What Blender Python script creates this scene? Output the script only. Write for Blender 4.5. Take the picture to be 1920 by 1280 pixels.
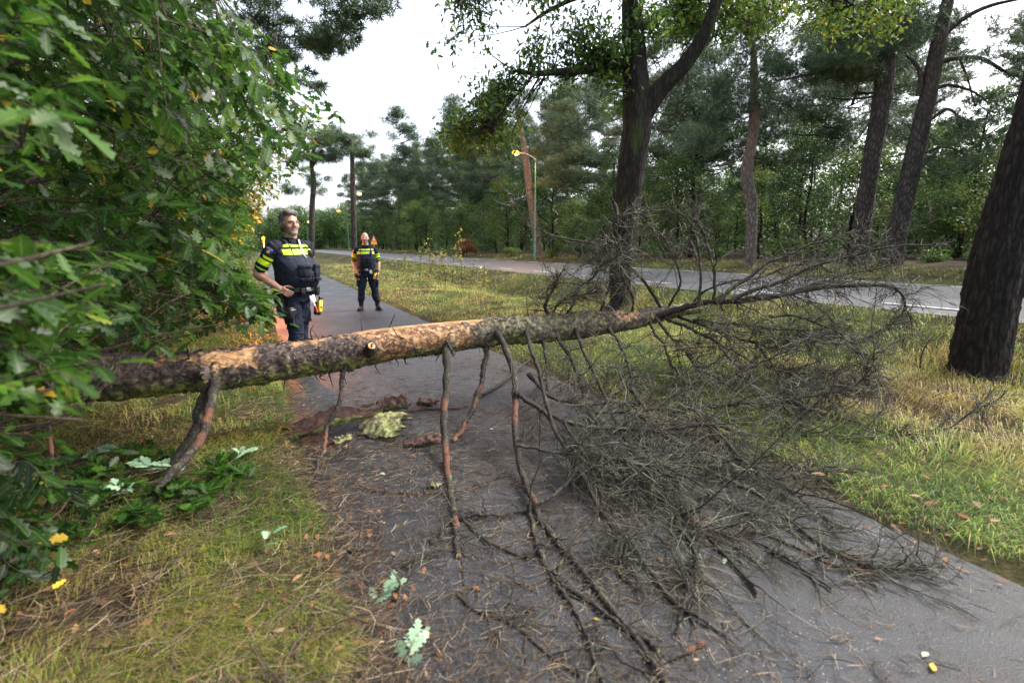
import bpy, math, random
import numpy as np
from mathutils import Vector, Matrix

for o in list(bpy.data.objects):
    bpy.data.objects.remove(o)
SC = bpy.context.scene
COL = SC.collection
R = math.radians
rng = np.random.default_rng(7)
random.seed(7)

# ------------------------------------------------------------------ camera
F = 907.0
CAMZ = 1.53
PITCH = math.atan(179 / F)
cam_d = bpy.data.cameras.new('camera')
cam = bpy.data.objects.new('camera', cam_d)
COL.objects.link(cam)
cam.location = (0, 0, CAMZ)
cam.rotation_euler = (math.pi / 2 - PITCH, 0, 0)
cam_d.sensor_width = 36
cam_d.lens = F / 1920 * 36
cam_d.clip_start = 0.05
cam_d.clip_end = 3000
cam_d.dof.use_dof = True
cam_d.dof.focus_distance = 5.8
cam_d.dof.aperture_fstop = 1.6
SC.camera = cam

# ------------------------------------------------------------------ world, sun, exposure
SUN_EL, SUN_AZ = R(46), R(72)          # azimuth clockwise from +Y
w = bpy.data.worlds.new('World')
SC.world = w
w.use_nodes = True
wn = w.node_tree
bg = wn.nodes['Background']
sky = wn.nodes.new('ShaderNodeTexSky')
sky.sky_type = 'NISHITA'
sky.sun_disc = False
sky.sun_elevation = SUN_EL
sky.sun_rotation = SUN_AZ
sky.air_density = 1.0
sky.dust_density = 4.0
sky.ozone_density = 1.0
hs = wn.nodes.new('ShaderNodeHueSaturation')
hs.inputs['Saturation'].default_value = 0.45
wn.links.new(sky.outputs[0], hs.inputs['Color'])
wn.links.new(hs.outputs[0], bg.inputs['Color'])
bg.inputs['Strength'].default_value = 0.15
sun_d = bpy.data.lights.new('sun', 'SUN')
sun_d.energy = 1.5
sun_d.angle = R(20)
sun_d.color = (1, 0.95, 0.88)
sun = bpy.data.objects.new('sun', sun_d)
COL.objects.link(sun)
sdir = Vector((math.sin(SUN_AZ) * math.cos(SUN_EL), math.cos(SUN_AZ) * math.cos(SUN_EL), math.sin(SUN_EL)))
sun.rotation_euler = sdir.to_track_quat('Z', 'Y').to_euler()
sun.location = (0, 0, 30)
SC.view_settings.view_transform = 'Standard'
SC.view_settings.look = 'None'
SC.view_settings.gamma = 1
SC.view_settings.exposure = 1.85
SC.cycles.max_bounces = 6
SC.cycles.diffuse_bounces = 3
SC.cycles.glossy_bounces = 2
SC.cycles.transmission_bounces = 4
SC.cycles.transparent_max_bounces = 8
SC.cycles.use_denoising = True
SC.cycles.denoiser = 'OPENIMAGEDENOISE'
SC.cycles.denoising_input_passes = 'RGB_ALBEDO_NORMAL'
SC.cycles.denoising_prefilter = 'NONE'
SC.cycles.use_adaptive_sampling = True
SC.cycles.adaptive_threshold = 0.012
SC.cycles.sample_clamp_indirect = 6

# ------------------------------------------------------------------ geometry of the place
_sp, _cp = math.sin(PITCH), math.cos(PITCH)
def ray(x, y):
    u = (x - 960) / F
    v = (640 - y) / F
    return np.array([u, v * _sp + _cp, v * _cp - _sp])
CAM = np.array([0, 0, CAMZ])
def at(x, y, Y):
    r = ray(x, y)
    return CAM + r * (Y / r[1])
def project(P):
    P = np.atleast_2d(P) - CAM
    fw = P[:, 1] * _cp - P[:, 2] * _sp
    up = P[:, 1] * _sp + P[:, 2] * _cp
    fw = np.where(fw < 0.05, 0.05, fw)
    return 960 + F * P[:, 0] / fw, 640 - F * up / fw
PA = R(27.39)
DX, DY = -math.sin(PA), math.cos(PA)      # along the path
NX, NY = math.cos(PA), math.sin(PA)       # across the path, to the right
def st2xy(s, t):
    return s * NX + t * DX, s * NY + t * DY
def xy2st(x, y):
    return x * NX + y * NY, x * DX + y * DY

def _h(ix, iy, k):
    n = (ix.astype(np.int64) * 374761393 + iy.astype(np.int64) * 668265263 + k * 974711) & 0x7fffffff
    n = ((n ^ (n >> 13)) * 1274126177) & 0x7fffffff
    return ((n ^ (n >> 16)) & 0xffff) / 65535.0
def noise(x, y, k=0):
    x = np.asarray(x, float); y = np.asarray(y, float)
    ix, iy = np.floor(x), np.floor(y)
    fx, fy = x - ix, y - iy
    fx = fx * fx * (3 - 2 * fx); fy = fy * fy * (3 - 2 * fy)
    a = _h(ix, iy, k); b = _h(ix + 1, iy, k); c = _h(ix, iy + 1, k); d = _h(ix + 1, iy + 1, k)
    return (a + (b - a) * fx) * (1 - fy) + (c + (d - c) * fx) * fy
def fbm(x, y, k=0, o=3):
    r = 0; a = .5; tot = 0
    for i in range(o):
        r = r + a * noise(x * 2 ** i, y * 2 ** i, k + i); tot += a; a *= .5
    return r / tot

PROF_S = np.array([-400, -60, -12, -4, -1.0, 0.1, 0.2, 3.04, 3.2, 4.0, 5.6, 6.6, 7.4, 8.3, 9.2, 9.3, 16.8, 17.0, 18, 20, 24, 40, 100, 400.])
PROF_Z = np.array([1.2, .6, .35, .2, .06, .03, -.03, -.03, .03, .07, .1, .0, -.08, .22, .46, .46, .46, .5, .58, .8, .9, 1., 1.2, 1.5])
def gz(x, y):
    x = np.asarray(x, float); y = np.asarray(y, float)
    s, t = xy2st(x, y)
    z = np.interp(s, PROF_S, PROF_Z)
    lump = (fbm(x * 1.3, y * 1.3, 5) - .5) * .16 + (fbm(x * .25, y * .25, 9) - .5) * .25
    off = np.clip(np.minimum(np.abs(s - 1.62) - 1.55, np.abs(s - 13.05) - 3.8), 0, 1)
    return z + lump * np.clip(off, 0, 1)
def ground_at(x, y, lift=0.0, z0=None):
    r = ray(x, y)
    z = 0.0 if z0 is None else z0
    for _ in range(12):
        t = (z - CAMZ) / r[2]
        P = CAM + r * t
        z = 0.5 * z + 0.5 * float(max(gz(P[0], P[1]), -0.0 if abs(xy2st(P[0], P[1])[0] - 1.62) < 1.5 else -9))
    P[2] = z + lift
    return P

# ------------------------------------------------------------------ mesh helpers
class MB:
    def __init__(s):
        s.v = []; s.q = []; s.t = []; s.qm = []; s.tm = []; s.r = []; s.a = []; s.n = 0
    def add(s, v, q=None, t=None, rnd=0.0, aux=0.0, mat=0):
        v = np.asarray(v, np.float32).reshape(-1, 3)
        m = len(v)
        s.v.append(v)
        s.r.append(np.broadcast_to(np.asarray(rnd, np.float32), (m,)))
        s.a.append(np.broadcast_to(np.asarray(aux, np.float32), (m,)))
        if q is not None and len(q):
            q = np.asarray(q, np.int64).reshape(-1, 4)
            s.q.append(q + s.n); s.qm.append(np.broadcast_to(np.asarray(mat, np.int32), (len(q),)))
        if t is not None and len(t):
            t = np.asarray(t, np.int64).reshape(-1, 3)
            s.t.append(t + s.n); s.tm.append(np.broadcast_to(np.asarray(mat, np.int32), (len(t),)))
        s.n += m
    def mesh(s, name, smooth=True):
        V = np.concatenate(s.v) if s.v else np.zeros((0, 3), np.float32)
        Q = np.concatenate(s.q) if s.q else np.zeros((0, 4), np.int64)
        T = np.concatenate(s.t) if s.t else np.zeros((0, 3), np.int64)
        me = bpy.data.meshes.new(name)
        me.vertices.add(len(V)); me.vertices.foreach_set('co', V.ravel())
        nl = len(Q) * 4 + len(T) * 3
        me.loops.add(nl)
        me.loops.foreach_set('vertex_index', np.concatenate([Q.ravel(), T.ravel()]).astype(np.int32))
        me.polygons.add(len(Q) + len(T))
        ls = np.concatenate([np.arange(len(Q)) * 4, len(Q) * 4 + np.arange(len(T)) * 3]).astype(np.int32)
        me.polygons.foreach_set('loop_start', ls)
        mi = np.concatenate((s.qm or [np.zeros(0, np.int32)]) + (s.tm or [np.zeros(0, np.int32)])).astype(np.int32)
        me.polygons.foreach_set('material_index', mi)
        me.polygons.foreach_set('use_smooth', np.full(len(mi), smooth))
        for nm, arr in (('rnd', s.r), ('aux', s.a)):
            at_ = me.attributes.new(nm, 'FLOAT', 'POINT')
            at_.data.foreach_set('value', np.concatenate(arr).astype(np.float32))
        me.update(calc_edges=True)
        me.validate()
        return me
    def build(s, name, mats, parent=None, smooth=True):
        return link(name, s.mesh(name, smooth), mats, parent)

def link(name, me, mats, parent=None):
    if not isinstance(mats, (list, tuple)):
        mats = [mats]
    if len(me.materials): me.materials.clear()
    for m in mats:
        me.materials.append(m)
    o = bpy.data.objects.new(name, me)
    COL.objects.link(o)
    if parent is not None:
        o.parent = parent
    return o
def tag(o, label=None, cat=None, group=None, kind=None):
    if label: o['label'] = label
    if cat: o['category'] = cat
    if group: o['group'] = group
    if kind: o['kind'] = kind
    return o
def empty(name, loc=(0, 0, 0), rz=0, label=None, cat=None, group=None):
    o = bpy.data.objects.new(name, None)
    COL.objects.link(o)
    o.location = tuple(float(c) for c in loc); o.rotation_euler = (0, 0, rz)
    o.empty_display_size = .1
    return tag(o, label, cat, group)
def copy_tree(o, parent=None):
    c = o.copy(); COL.objects.link(c)
    if parent is not None: c.parent = parent
    for ch in list(o.children):
        copy_tree(ch, c)
    return c

def nrm(v):
    v = np.asarray(v, float)
    return v / np.maximum(np.linalg.norm(v, axis=-1, keepdims=True), 1e-9)
def tubes(mb, P, Rr, m=6, rnd=0.0, aux=0.0, mat=0, cap=False, capmat=None, rough=0.0, ridge=0.0):
    """P (N,K,3) curves, Rr (N,K) radii -> quads."""
    P = np.asarray(P, float)
    if P.ndim == 2: P = P[None]
    N, K, _ = P.shape
    Rr = np.broadcast_to(np.asarray(Rr, float), (N, K))
    T = nrm(np.gradient(P, axis=1))
    T0 = nrm(P[:, -1] - P[:, 0] + 1e-6)
    ref = np.where(np.abs(T0[:, 2:3]) > .8, np.array([[1., 0, 0]]), np.array([[0, 0, 1.]]))
    n1 = nrm(np.cross(T, ref[:, None, :]))
    n2 = np.cross(T, n1)
    a = np.arange(m) / m * 2 * np.pi
    rr = Rr[:, :, None, None] * np.ones((1, 1, m, 1))
    if rough:
        rr = rr * (1 + rough * (rng.random((N, K, m, 1)) - .5))
    if ridge:
        kz = np.arange(K)[None, :, None]; aa = a[None, None, :]
        fr = m / 5.0
        rg = fbm(np.cos(aa) * fr * .55 + 40 + 0 * kz, np.sin(aa) * fr * .55 + 40 + kz * .06, 3, 3) + .5 * fbm(np.cos(aa) * fr + 90 + 0 * kz, np.sin(aa) * fr + 70 + kz * .45, 8, 2)
        rr = rr * (1 + ridge * (rg - .75))[..., None]
    V = P[:, :, None, :] + rr * (n1[:, :, None, :] * np.cos(a)[None, None, :, None] + n2[:, :, None, :] * np.sin(a)[None, None, :, None])
    i, k, j = np.meshgrid(np.arange(N), np.arange(K - 1), np.arange(m), indexing='ij')
    b = i * K * m
    j2 = (j + 1) % m
    q = np.stack([b + k * m + j, b + k * m + j2, b + (k + 1) * m + j2, b + (k + 1) * m + j], -1).reshape(-1, 4)
    def ex(z):
        z = np.asarray(z, float)
        if z.ndim == 0: return np.full(N * K * m, z)
        if z.ndim == 1: return np.repeat(z, K * m)
        return np.repeat(z.ravel(), m)
    mb.add(V.reshape(-1, 3), q=q, rnd=ex(rnd), aux=ex(aux), mat=mat)
    if cap:
        for e in (0, K - 1):
            for c in range(N):
                ring = V[c, e]
                vv = np.concatenate([ring, [ring.mean(0)]])
                tt = [(j, (j + 1) % m, m) if e else ((j + 1) % m, j, m) for j in range(m)]
                mb.add(vv, t=tt, rnd=.5, mat=mat if capmat is None else capmat)
def smooth_curve(pts, n):
    """Catmull-Rom resample of pts (k,d) to n points."""
    P = np.asarray(pts, float)
    if len(P) == 2:
        u = np.linspace(0, 1, n)[:, None]
        return P[0] * (1 - u) + P[1] * u
    d = np.concatenate([[0], np.cumsum(np.linalg.norm(np.diff(P[:, :3], axis=0), axis=1))])
    Q = np.vstack([2 * P[0] - P[1], P, 2 * P[-1] - P[-2]])
    out = []
    for x in np.linspace(0, d[-1], n):
        i = min(np.searchsorted(d, x, 'right') - 1, len(P) - 2)
        u = (x - d[i]) / max(d[i + 1] - d[i], 1e-9)
        p0, p1, p2, p3 = Q[i], Q[i + 1], Q[i + 2], Q[i + 3]
        out.append(.5 * (2 * p1 + (p2 - p0) * u + (2 * p0 - 5 * p1 + 4 * p2 - p3) * u * u + (3 * p1 - p0 - 3 * p2 + p3) * u ** 3))
    return np.array(out)
def ellipsoid(mb, c, r, rot=None, nu=16, nv=10, mat=0, xf=None):
    v = [(0, 0, -1)]
    for i in range(1, nv):
        ph = -math.pi / 2 + math.pi * i / nv
        for j in range(nu):
            th = 2 * math.pi * j / nu
            v.append((math.cos(ph) * math.cos(th), math.cos(ph) * math.sin(th), math.sin(ph)))
    v.append((0, 0, 1))
    v = np.array(v) * np.asarray(r)
    if rot is not None: v = v @ np.array(rot).T
    v = v + np.asarray(c)
    if xf is not None: v = xf(v)
    t = [(0, 1 + (j + 1) % nu, 1 + j) for j in range(nu)]
    q = []
    for i in range(nv - 2):
        for j in range(nu):
            a = 1 + i * nu; b = a + nu; j2 = (j + 1) % nu
            q.append((a + j, a + j2, b + j2, b + j))
    a = 1 + (nv - 2) * nu; top = len(v) - 1
    t += [(a + j, a + (j + 1) % nu, top) for j in range(nu)]
    mb.add(v, q=q, t=t, mat=mat)
def box(mb, c, s, rot=None, bev=.2, mat=0, xf=None, taper=1.0):
    """bevelled box: size s, centre c; taper scales the bottom."""
    hx, hy, hz = np.asarray(s) / 2
    b = min(hx, hy, hz) * bev
    v = []
    for sx in (-1, 1):
        for sy in (-1, 1):
            for sz in (-1, 1):
                k = taper if sz < 0 else 1
                v += [((hx - b) * sx * k, (hy - b) * sy * k, hz * sz), (hx * sx * k, (hy - b) * sy * k, (hz - b) * sz), ((hx - b) * sx * k, hy * sy * k, (hz - b) * sz)]
    import bmesh
    bm = bmesh.new()
    for p in v: bm.verts.new(p)
    bmesh.ops.convex_hull(bm, input=bm.verts)
    bm.verts.index_update()
    vv = np.array([p.co[:] for p in bm.verts])
    tt = []
    for f in bm.faces:
        l = [p.index for p in f.verts]
        for i in range(1, len(l) - 1): tt.append((l[0], l[i], l[i + 1]))
    bm.free()
    if rot is not None: vv = vv @ np.array(rot).T
    vv = vv + np.asarray(c)
    if xf is not None: vv = xf(vv)
    mb.add(vv, t=tt, mat=mat)
def loft(mb, rings, n=28, mat=0, xf=None):
    """rings: (cx,cy,cz,rx,ry) ellipses, closed at both ends."""
    a = np.arange(n) / n * 2 * np.pi
    v = []
    for (cx, cy, cz, rx, ry) in rings:
        v.append(np.stack([cx + rx * np.cos(a), cy + ry * np.sin(a), np.full(n, cz)], -1))
    v = np.concatenate(v + [np.array([[rings[0][0], rings[0][1], rings[0][2]], [rings[-1][0], rings[-1][1], rings[-1][2]]])])
    if xf is not None: v = xf(v)
    q = []; t = []
    K = len(rings)
    for k in range(K - 1):
        for j in range(n):
            q.append((k * n + j, k * n + (j + 1) % n, (k + 1) * n + (j + 1) % n, (k + 1) * n + j))
    for j in range(n):
        t.append((K * n, (j + 1) % n, j)); t.append((K * n + 1, (K - 1) * n + j, (K - 1) * n + (j + 1) % n))
    mb.add(v, q=q, t=t, mat=mat)
def limb(mb, pts, rad, n=16, m=14, xf=None, mat=0):
    """tapering round limb with ball ends along a smooth curve."""
    P = np.asarray(pts, float)
    PR = np.hstack([P, np.asarray(rad, float)[:, None]])
    C = smooth_curve(PR, n)
    p = C[:, :3]; r = C[:, 3]
    # ball ends
    t0 = nrm(p[0] - p[1]); t1 = nrm(p[-1] - p[-2])
    pre = [(p[0] + t0 * r[0] * .92, r[0] * .4), (p[0] + t0 * r[0] * .6, r[0] * .8)]
    post = [(p[-1] + t1 * r[-1] * .6, r[-1] * .8), (p[-1] + t1 * r[-1] * .92, r[-1] * .4)]
    pp = np.vstack([[x[0] for x in pre], p, [x[0] for x in post]])
    rr = np.concatenate([[x[1] for x in pre], r, [x[1] for x in post]])
    if xf is not None: pp = xf(pp)
    tubes(mb, pp, rr[None], m=m, mat=mat, cap=True)
def solid(mb, voxel, smooth=4, factor=.5):
    """voxel union of everything in mb -> one continuous mesh."""
    me = mb.mesh('temp')
    o = bpy.data.objects.new('temp', me); COL.objects.link(o)
    md = o.modifiers.new('r', 'REMESH'); md.mode = 'VOXEL'; md.voxel_size = voxel; md.use_smooth_shade = True
    if smooth:
        ms = o.modifiers.new('s', 'SMOOTH'); ms.factor = factor; ms.iterations = smooth
    dg = bpy.context.evaluated_depsgraph_get()
    out = bpy.data.meshes.new_from_object(o.evaluated_get(dg))
    bpy.data.objects.remove(o); bpy.data.meshes.remove(me)
    out.polygons.foreach_set('use_smooth', np.ones(len(out.polygons), bool))
    return out
def centers(me):
    c = np.zeros(len(me.polygons) * 3, np.float32); me.polygons.foreach_get('center', c)
    return c.reshape(-1, 3)
def setmat(me, idx):
    me.polygons.foreach_set('material_index', idx.astype(np.int32)); me.update()

# ------------------------------------------------------------------ materials
def newmat(name):
    m = bpy.data.materials.new(name); m.use_nodes = True
    nt = m.node_tree
    return m, nt, nt.nodes['Principled BSDF']
def N(nt, typ, **kw):
    n = nt.nodes.new('ShaderNode' + typ)
    for k, v in kw.items():
        if k in n.inputs: n.inputs[k].default_value = v
        else: setattr(n, k, v)
    return n
def ramp(nt, fac, stops, interp='LINEAR'):
    n = nt.nodes.new('ShaderNodeValToRGB')
    cr = n.color_ramp; cr.interpolation = interp
    while len(cr.elements) < len(stops): cr.elements.new(.5)
    for e, (p, c) in zip(cr.elements, stops):
        e.position = p; e.color = (*c, 1) if len(c) == 3 else c
    nt.links.new(fac, n.inputs[0])
    return n.outputs[0]
def L(nt, a, b): nt.links.new(a, b)
def coords(nt, scale=(1, 1, 1), kind='Object'):
    tc = N(nt, 'TexCoord'); mp = N(nt, 'Mapping')
    mp.inputs['Scale'].default_value = scale
    L(nt, tc.outputs[kind], mp.inputs['Vector'])
    return mp.outputs[0]
def mixc(nt, fac, a, b, mode='MIX'):
    n = nt.nodes.new('ShaderNodeMix'); n.data_type = 'RGBA'; n.blend_type = mode
    for sock, val in ((n.inputs[0], fac), (n.inputs[6], a), (n.inputs[7], b)):
        if hasattr(val, 'node'): L(nt, val, sock)
        elif isinstance(val, (int, float)): sock.default_value = val
        else: sock.default_value = (*val, 1)
    return n.outputs[2]
def math_(nt, op, a, b=0.0):
    n = nt.nodes.new('ShaderNodeMath'); n.operation = op
    for i, x in enumerate((a, b)):
        if hasattr(x, 'node'): L(nt, x, n.inputs[i])
        else: n.inputs[i].default_value = x
    return n.outputs[0]
def attr(nt, name):
    return N(nt, 'Attribute', attribute_name=name).outputs['Fac']
def bump(nt, bsdf, h, strength=.5, dist=.02):
    b = N(nt, 'Bump'); b.inputs['Strength'].default_value = strength; b.inputs['Distance'].default_value = dist
    L(nt, h, b.inputs['Height']); L(nt, b.outputs[0], bsdf.inputs['Normal'])
def plain(name, c, rough=.6, metal=0, var=.25, scale=30, spec=.5, bmp=0):
    m, nt, b = newmat(name)
    no = N(nt, 'TexNoise', Scale=scale, Detail=4.0)
    L(nt, coords(nt), no.inputs['Vector'])
    lo = tuple(x * (1 - var) for x in c); hi = tuple(min(1, x * (1 + var)) for x in c)
    L(nt, ramp(nt, no.outputs[0], [(.3, lo), (.7, hi)]), b.inputs['Base Color'])
    b.inputs['Roughness'].default_value = rough; b.inputs['Metallic'].default_value = metal
    b.inputs['Specular IOR Level'].default_value = spec
    if bmp: bump(nt, b, no.outputs[0], .4, bmp)
    return m
def leafmat(name, stops, rough=.4, trans=.4, spec=.5, objvar=0.0, vein=0.0):
    m, nt, b = newmat(name)
    fac = attr(nt, 'rnd')
    if objvar:
        oi = N(nt, 'ObjectInfo')
        fac = math_(nt, 'ADD', fac, math_(nt, 'MULTIPLY', math_(nt, 'SUBTRACT', oi.outputs['Random'], .5), objvar))
    c = ramp(nt, fac, stops)
    if vein:
        av = attr(nt, 'aux')
        k = ramp(nt, av, [(.0, (vein,) * 3), (.16, (0, 0, 0)), (1, (0, 0, 0))])
        c = mixc(nt, k, c, (.24, .30, .10))
        sv = N(nt, 'TexNoise', Scale=42.0, Detail=3.0); L(nt, coords(nt), sv.inputs['Vector'])
        c = mixc(nt, ramp(nt, sv.outputs[0], [(.66, (0, 0, 0)), (.71, (.8, .8, .8))]), c, (.10, .055, .018))
        sw = N(nt, 'TexNoise', Scale=16.0, Detail=4.0); L(nt, coords(nt), sw.inputs['Vector'])
        c = mixc(nt, ramp(nt, sw.outputs[0], [(.3, (.55,) * 3), (.6, (0, 0, 0))]), c, (.006, .02, .005))
    L(nt, c, b.inputs['Base Color'])
    b.inputs['Roughness'].default_value = rough
    b.inputs['Specular IOR Level'].default_value = spec
    if trans:
        tr = N(nt, 'BsdfTranslucent')
        g = N(nt, 'Gamma'); g.inputs[1].default_value = .85
        L(nt, c, g.inputs[0]); L(nt, g.outputs[0], tr.inputs['Color'])
        mx = N(nt, 'MixShader'); mx.inputs[0].default_value = trans
        out = nt.nodes['Material Output']
        L(nt, b.outputs[0], mx.inputs[1]); L(nt, tr.outputs[0], mx.inputs[2]); L(nt, mx.outputs[0], out.inputs['Surface'])
    return m
def barkmat(name, dark, light, scale=14, stretch=.25, moss=None, top=None, rough=.9, dist=.02):
    """furrowed bark: stretched noise plates; moss = (colour, amount); top = upper-trunk colour blended in with height (attribute aux)."""
    m, nt, b = newmat(name)
    v = coords(nt, (scale, scale, scale * stretch))
    n1 = N(nt, 'TexNoise', Scale=1.0, Detail=8.0, Roughness=.65, Distortion=.6); L(nt, v, n1.inputs['Vector'])
    vo = N(nt, 'TexVoronoi', Scale=1.3, feature='DISTANCE_TO_EDGE'); L(nt, v, vo.inputs['Vector'])
    n2 = N(nt, 'TexNoise', Scale=.17, Detail=4.0); L(nt, v, n2.inputs['Vector'])
    h = math_(nt, 'MULTIPLY', math_(nt, 'MINIMUM', math_(nt, 'MULTIPLY', vo.outputs['Distance'], 3.0), 1.0), n1.outputs[0])
    c = ramp(nt, h, [(.08, dark), (.5, light)])
    c = mixc(nt, math_(nt, 'MULTIPLY', n2.outputs[0], .6), c, tuple(x * .55 for x in light))
    if top is not None:
        c = mixc(nt, math_(nt, 'MULTIPLY', attr(nt, 'aux'), ramp(nt, n1.outputs[0], [(.38, (.25,) * 3), (.55, (1, 1, 1))])), c, top)
    if moss is not None:
        n3 = N(nt, 'TexNoise', Scale=.35, Detail=6.0); L(nt, v, n3.inputs['Vector'])
        k = ramp(nt, n3.outputs[0], [(.62 - moss[1] * .3, (0, 0, 0)), (.78 - moss[1] * .3, (1, 1, 1))])
        c = mixc(nt, k, c, moss[0])
    L(nt, c, b.inputs['Base Color'])
    b.inputs['Roughness'].default_value = rough
    b.inputs['Specular IOR Level'].default_value = .3
    bump(nt, b, h, .9, dist)
    return m
# ------------------------------------------------------------------ ground, path, road
def make_ground_mat():
    m, nt, b = newmat('soil_and_turf')
    v = coords(nt)
    n1 = N(nt, 'TexNoise', Scale=.7, Detail=6.0, Roughness=.6); L(nt, v, n1.inputs['Vector'])
    n2 = N(nt, 'TexNoise', Scale=26.0, Detail=6.0, Roughness=.75); L(nt, v, n2.inputs['Vector'])
    green = ramp(nt, n2.outputs[0], [(.3, (.02, .026, .007)), (.55, (.09, .095, .022)), (.75, (.2, .17, .06))])
    brown = ramp(nt, n2.outputs[0], [(.3, (.010, .007, .004)), (.55, (.038, .026, .014)), (.75, (.11, .075, .04))])
    c = mixc(nt, ramp(nt, n1.outputs[0], [(.4, (0, 0, 0)), (.6, (1, 1, 1))]), brown, green)
    c = mixc(nt, attr(nt, 'aux'), c, brown)          # bare soil by the path edge and under the trees
    L(nt, c, b.inputs['Base Color'])
    b.inputs['Roughness'].default_value = .95
    b.inputs['Specular IOR Level'].default_value = .2
    bump(nt, b, n2.outputs[0], .8, .04)
    return m
def make_asphalt(name, base, speck, wet=.5, litter=0.0):
    m, nt, b = newmat(name)
    v = coords(nt)
    n1 = N(nt, 'TexNoise', Scale=130.0, Detail=3.0, Roughness=.7); L(nt, v, n1.inputs['Vector'])
    n2 = N(nt, 'TexNoise', Scale=1.1, Detail=5.0, Roughness=.6); L(nt, v, n2.inputs['Vector'])
    vo = N(nt, 'TexVoronoi', Scale=110.0); L(nt, v, vo.inputs['Vector'])
    c = ramp(nt, n1.outputs[0], [(.3, tuple(x * .45 for x in base)), (.5, base), (.72, tuple(x * 1.8 for x in base))])
    pick = math_(nt, 'GREATER_THAN', N(nt, 'SeparateColor').outputs[0], .5)
    sc_ = nt.nodes[-1] if False else [n for n in nt.nodes if n.bl_idname == 'ShaderNodeSeparateColor'][-1]
    L(nt, vo.outputs['Color'], sc_.inputs[0])
    pick = math_(nt, 'MULTIPLY', math_(nt, 'GREATER_THAN', sc_.outputs[0], .93), math_(nt, 'LESS_THAN', vo.outputs['Distance'], .33))
    c = mixc(nt, pick, c, speck)
    c = mixc(nt, ramp(nt, n2.outputs[0], [(.38, (0, 0, 0)), (.6, (.85, .85, .85))]), c, tuple(x * .45 for x in base))
    n4 = N(nt, 'TexNoise', Scale=.55, Detail=7.0, Roughness=.7); L(nt, v, n4.inputs['Vector'])
    if litter:
        c = mixc(nt, ramp(nt, n4.outputs[0], [(.5, (0, 0, 0)), (.8, (litter,) * 3)]), c, (.06, .04, .022))
    L(nt, c, b.inputs['Base Color'])
    L(nt, ramp(nt, n2.outputs[0], [(.35, (.64,) * 3), (.65, (.64 - wet * .5,) * 3)]), b.inputs['Roughness'])
    b.inputs['Specular IOR Level'].default_value = .5
    bump(nt, b, n1.outputs[0], .8, .008)
    return m
M_GROUND = make_ground_mat()
M_PATH = make_asphalt('path_asphalt', (.026, .028, .034), (.3, .3, .3), .62, .3)
M_ROAD = make_asphalt('road_asphalt', (.115, .115, .12), (.24, .24, .24), .35)
M_PAINT = plain('road_paint', (.62, .62, .6), .6, var=.15, scale=40)

def ax(parts):
    return np.unique(np.concatenate([np.arange(a, b, st) for a, b, st in parts]))
S = ax([(-420, -60, 40), (-60, -14, 4), (-14, -4, .7), (-4, 10, .14), (10, 24, .5), (24, 60, 3), (60, 421, 40)])
T = ax([(-60, -4, 6), (-4, 12, .16), (12, 30, .6), (30, 90, 4), (90, 700, 40)])
S = np.unique(np.concatenate([S, [.2, 3.04, 9.3, 16.8]]))
gs, gt = np.meshgrid(S, T, indexing='ij')
gx, gy = st2xy(gs, gt)
gzv = gz(gx, gy)
mb = MB()
nS, nT = len(S), len(T)
i, j = np.meshgrid(np.arange(nS - 1), np.arange(nT - 1), indexing='ij')
q = np.stack([i * nT + j, (i + 1) * nT + j, (i + 1) * nT + j + 1, i * nT + j + 1], -1).reshape(-1, 4)
bare = np.clip(1 - np.abs(gs - 1.62) / 2.2, 0, 1) * 1.2 + np.clip((gs - 20) / 4, 0, .9) + np.clip((-.3 - gs) / 1.0, 0, .95) * (gt < 4.5) + np.clip((-2 - gs) / 3, 0, .9)
mb.add(np.stack([gx, gy, gzv], -1).reshape(-1, 3), q=q, aux=np.clip(bare, 0, 1).ravel())
tag(mb.build('ground', M_GROUND), kind='structure')

def strip(name, s0, s1, z, t0, t1, mat, edge=.05, n=400, m=6):
    tt = np.concatenate([np.linspace(t0, 30, n, endpoint=False), np.linspace(30, t1, 60)])
    e0 = s0 + (fbm(tt * 2.3, tt * 0, 21) - .5) * 2 * edge
    e1 = s1 + (fbm(tt * 2.3, tt * 0, 33) - .5) * 2 * edge
    u = np.linspace(0, 1, m)
    ss = e0[:, None] * (1 - u) + e1[:, None] * u
    xx, yy = st2xy(ss, tt[:, None] + 0 * ss)
    zz = np.full(xx.shape, z)
    zz[:, 0] -= .03; zz[:, -1] -= .03
    mb = MB()
    K = len(tt)
    i, j = np.meshgrid(np.arange(K - 1), np.arange(m - 1), indexing='ij')
    q = np.stack([i * m + j, i * m + j + 1, (i + 1) * m + j + 1, (i + 1) * m + j], -1).reshape(-1, 4)
    mb.add(np.stack([xx, yy, zz], -1).reshape(-1, 3), q=q)
    return tag(mb.build(name, mat), kind='structure')
strip('path', .12, 3.06, 0.0, -5, 260, M_PATH, .1)
strip('road', 9.4, 16.7, .5, -30, 300, M_ROAD, .05)
# dashed edge lines of the road, 4 mm proud
for side, sc in (('near', 10.15), ('far', 15.95)):
    mb = MB()
    for k in range(-8, 40):
        t0 = k * 3.2 + (.4 if side == 'near' else 1.6)
        pts = [st2xy(sc - .06, t0), st2xy(sc + .06, t0), st2xy(sc + .06, t0 + 1.15), st2xy(sc - .06, t0 + 1.15)]
        v = [(p[0], p[1], .504) for p in pts] + [(p[0], p[1], .4985) for p in pts]
        mb.add(v, q=[(0, 1, 2, 3), (0, 4, 5, 1), (1, 5, 6, 2), (2, 6, 7, 3), (3, 7, 4, 0)])
    tag(mb.build('road_marking', M_PAINT, smooth=False), kind='structure')

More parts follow.
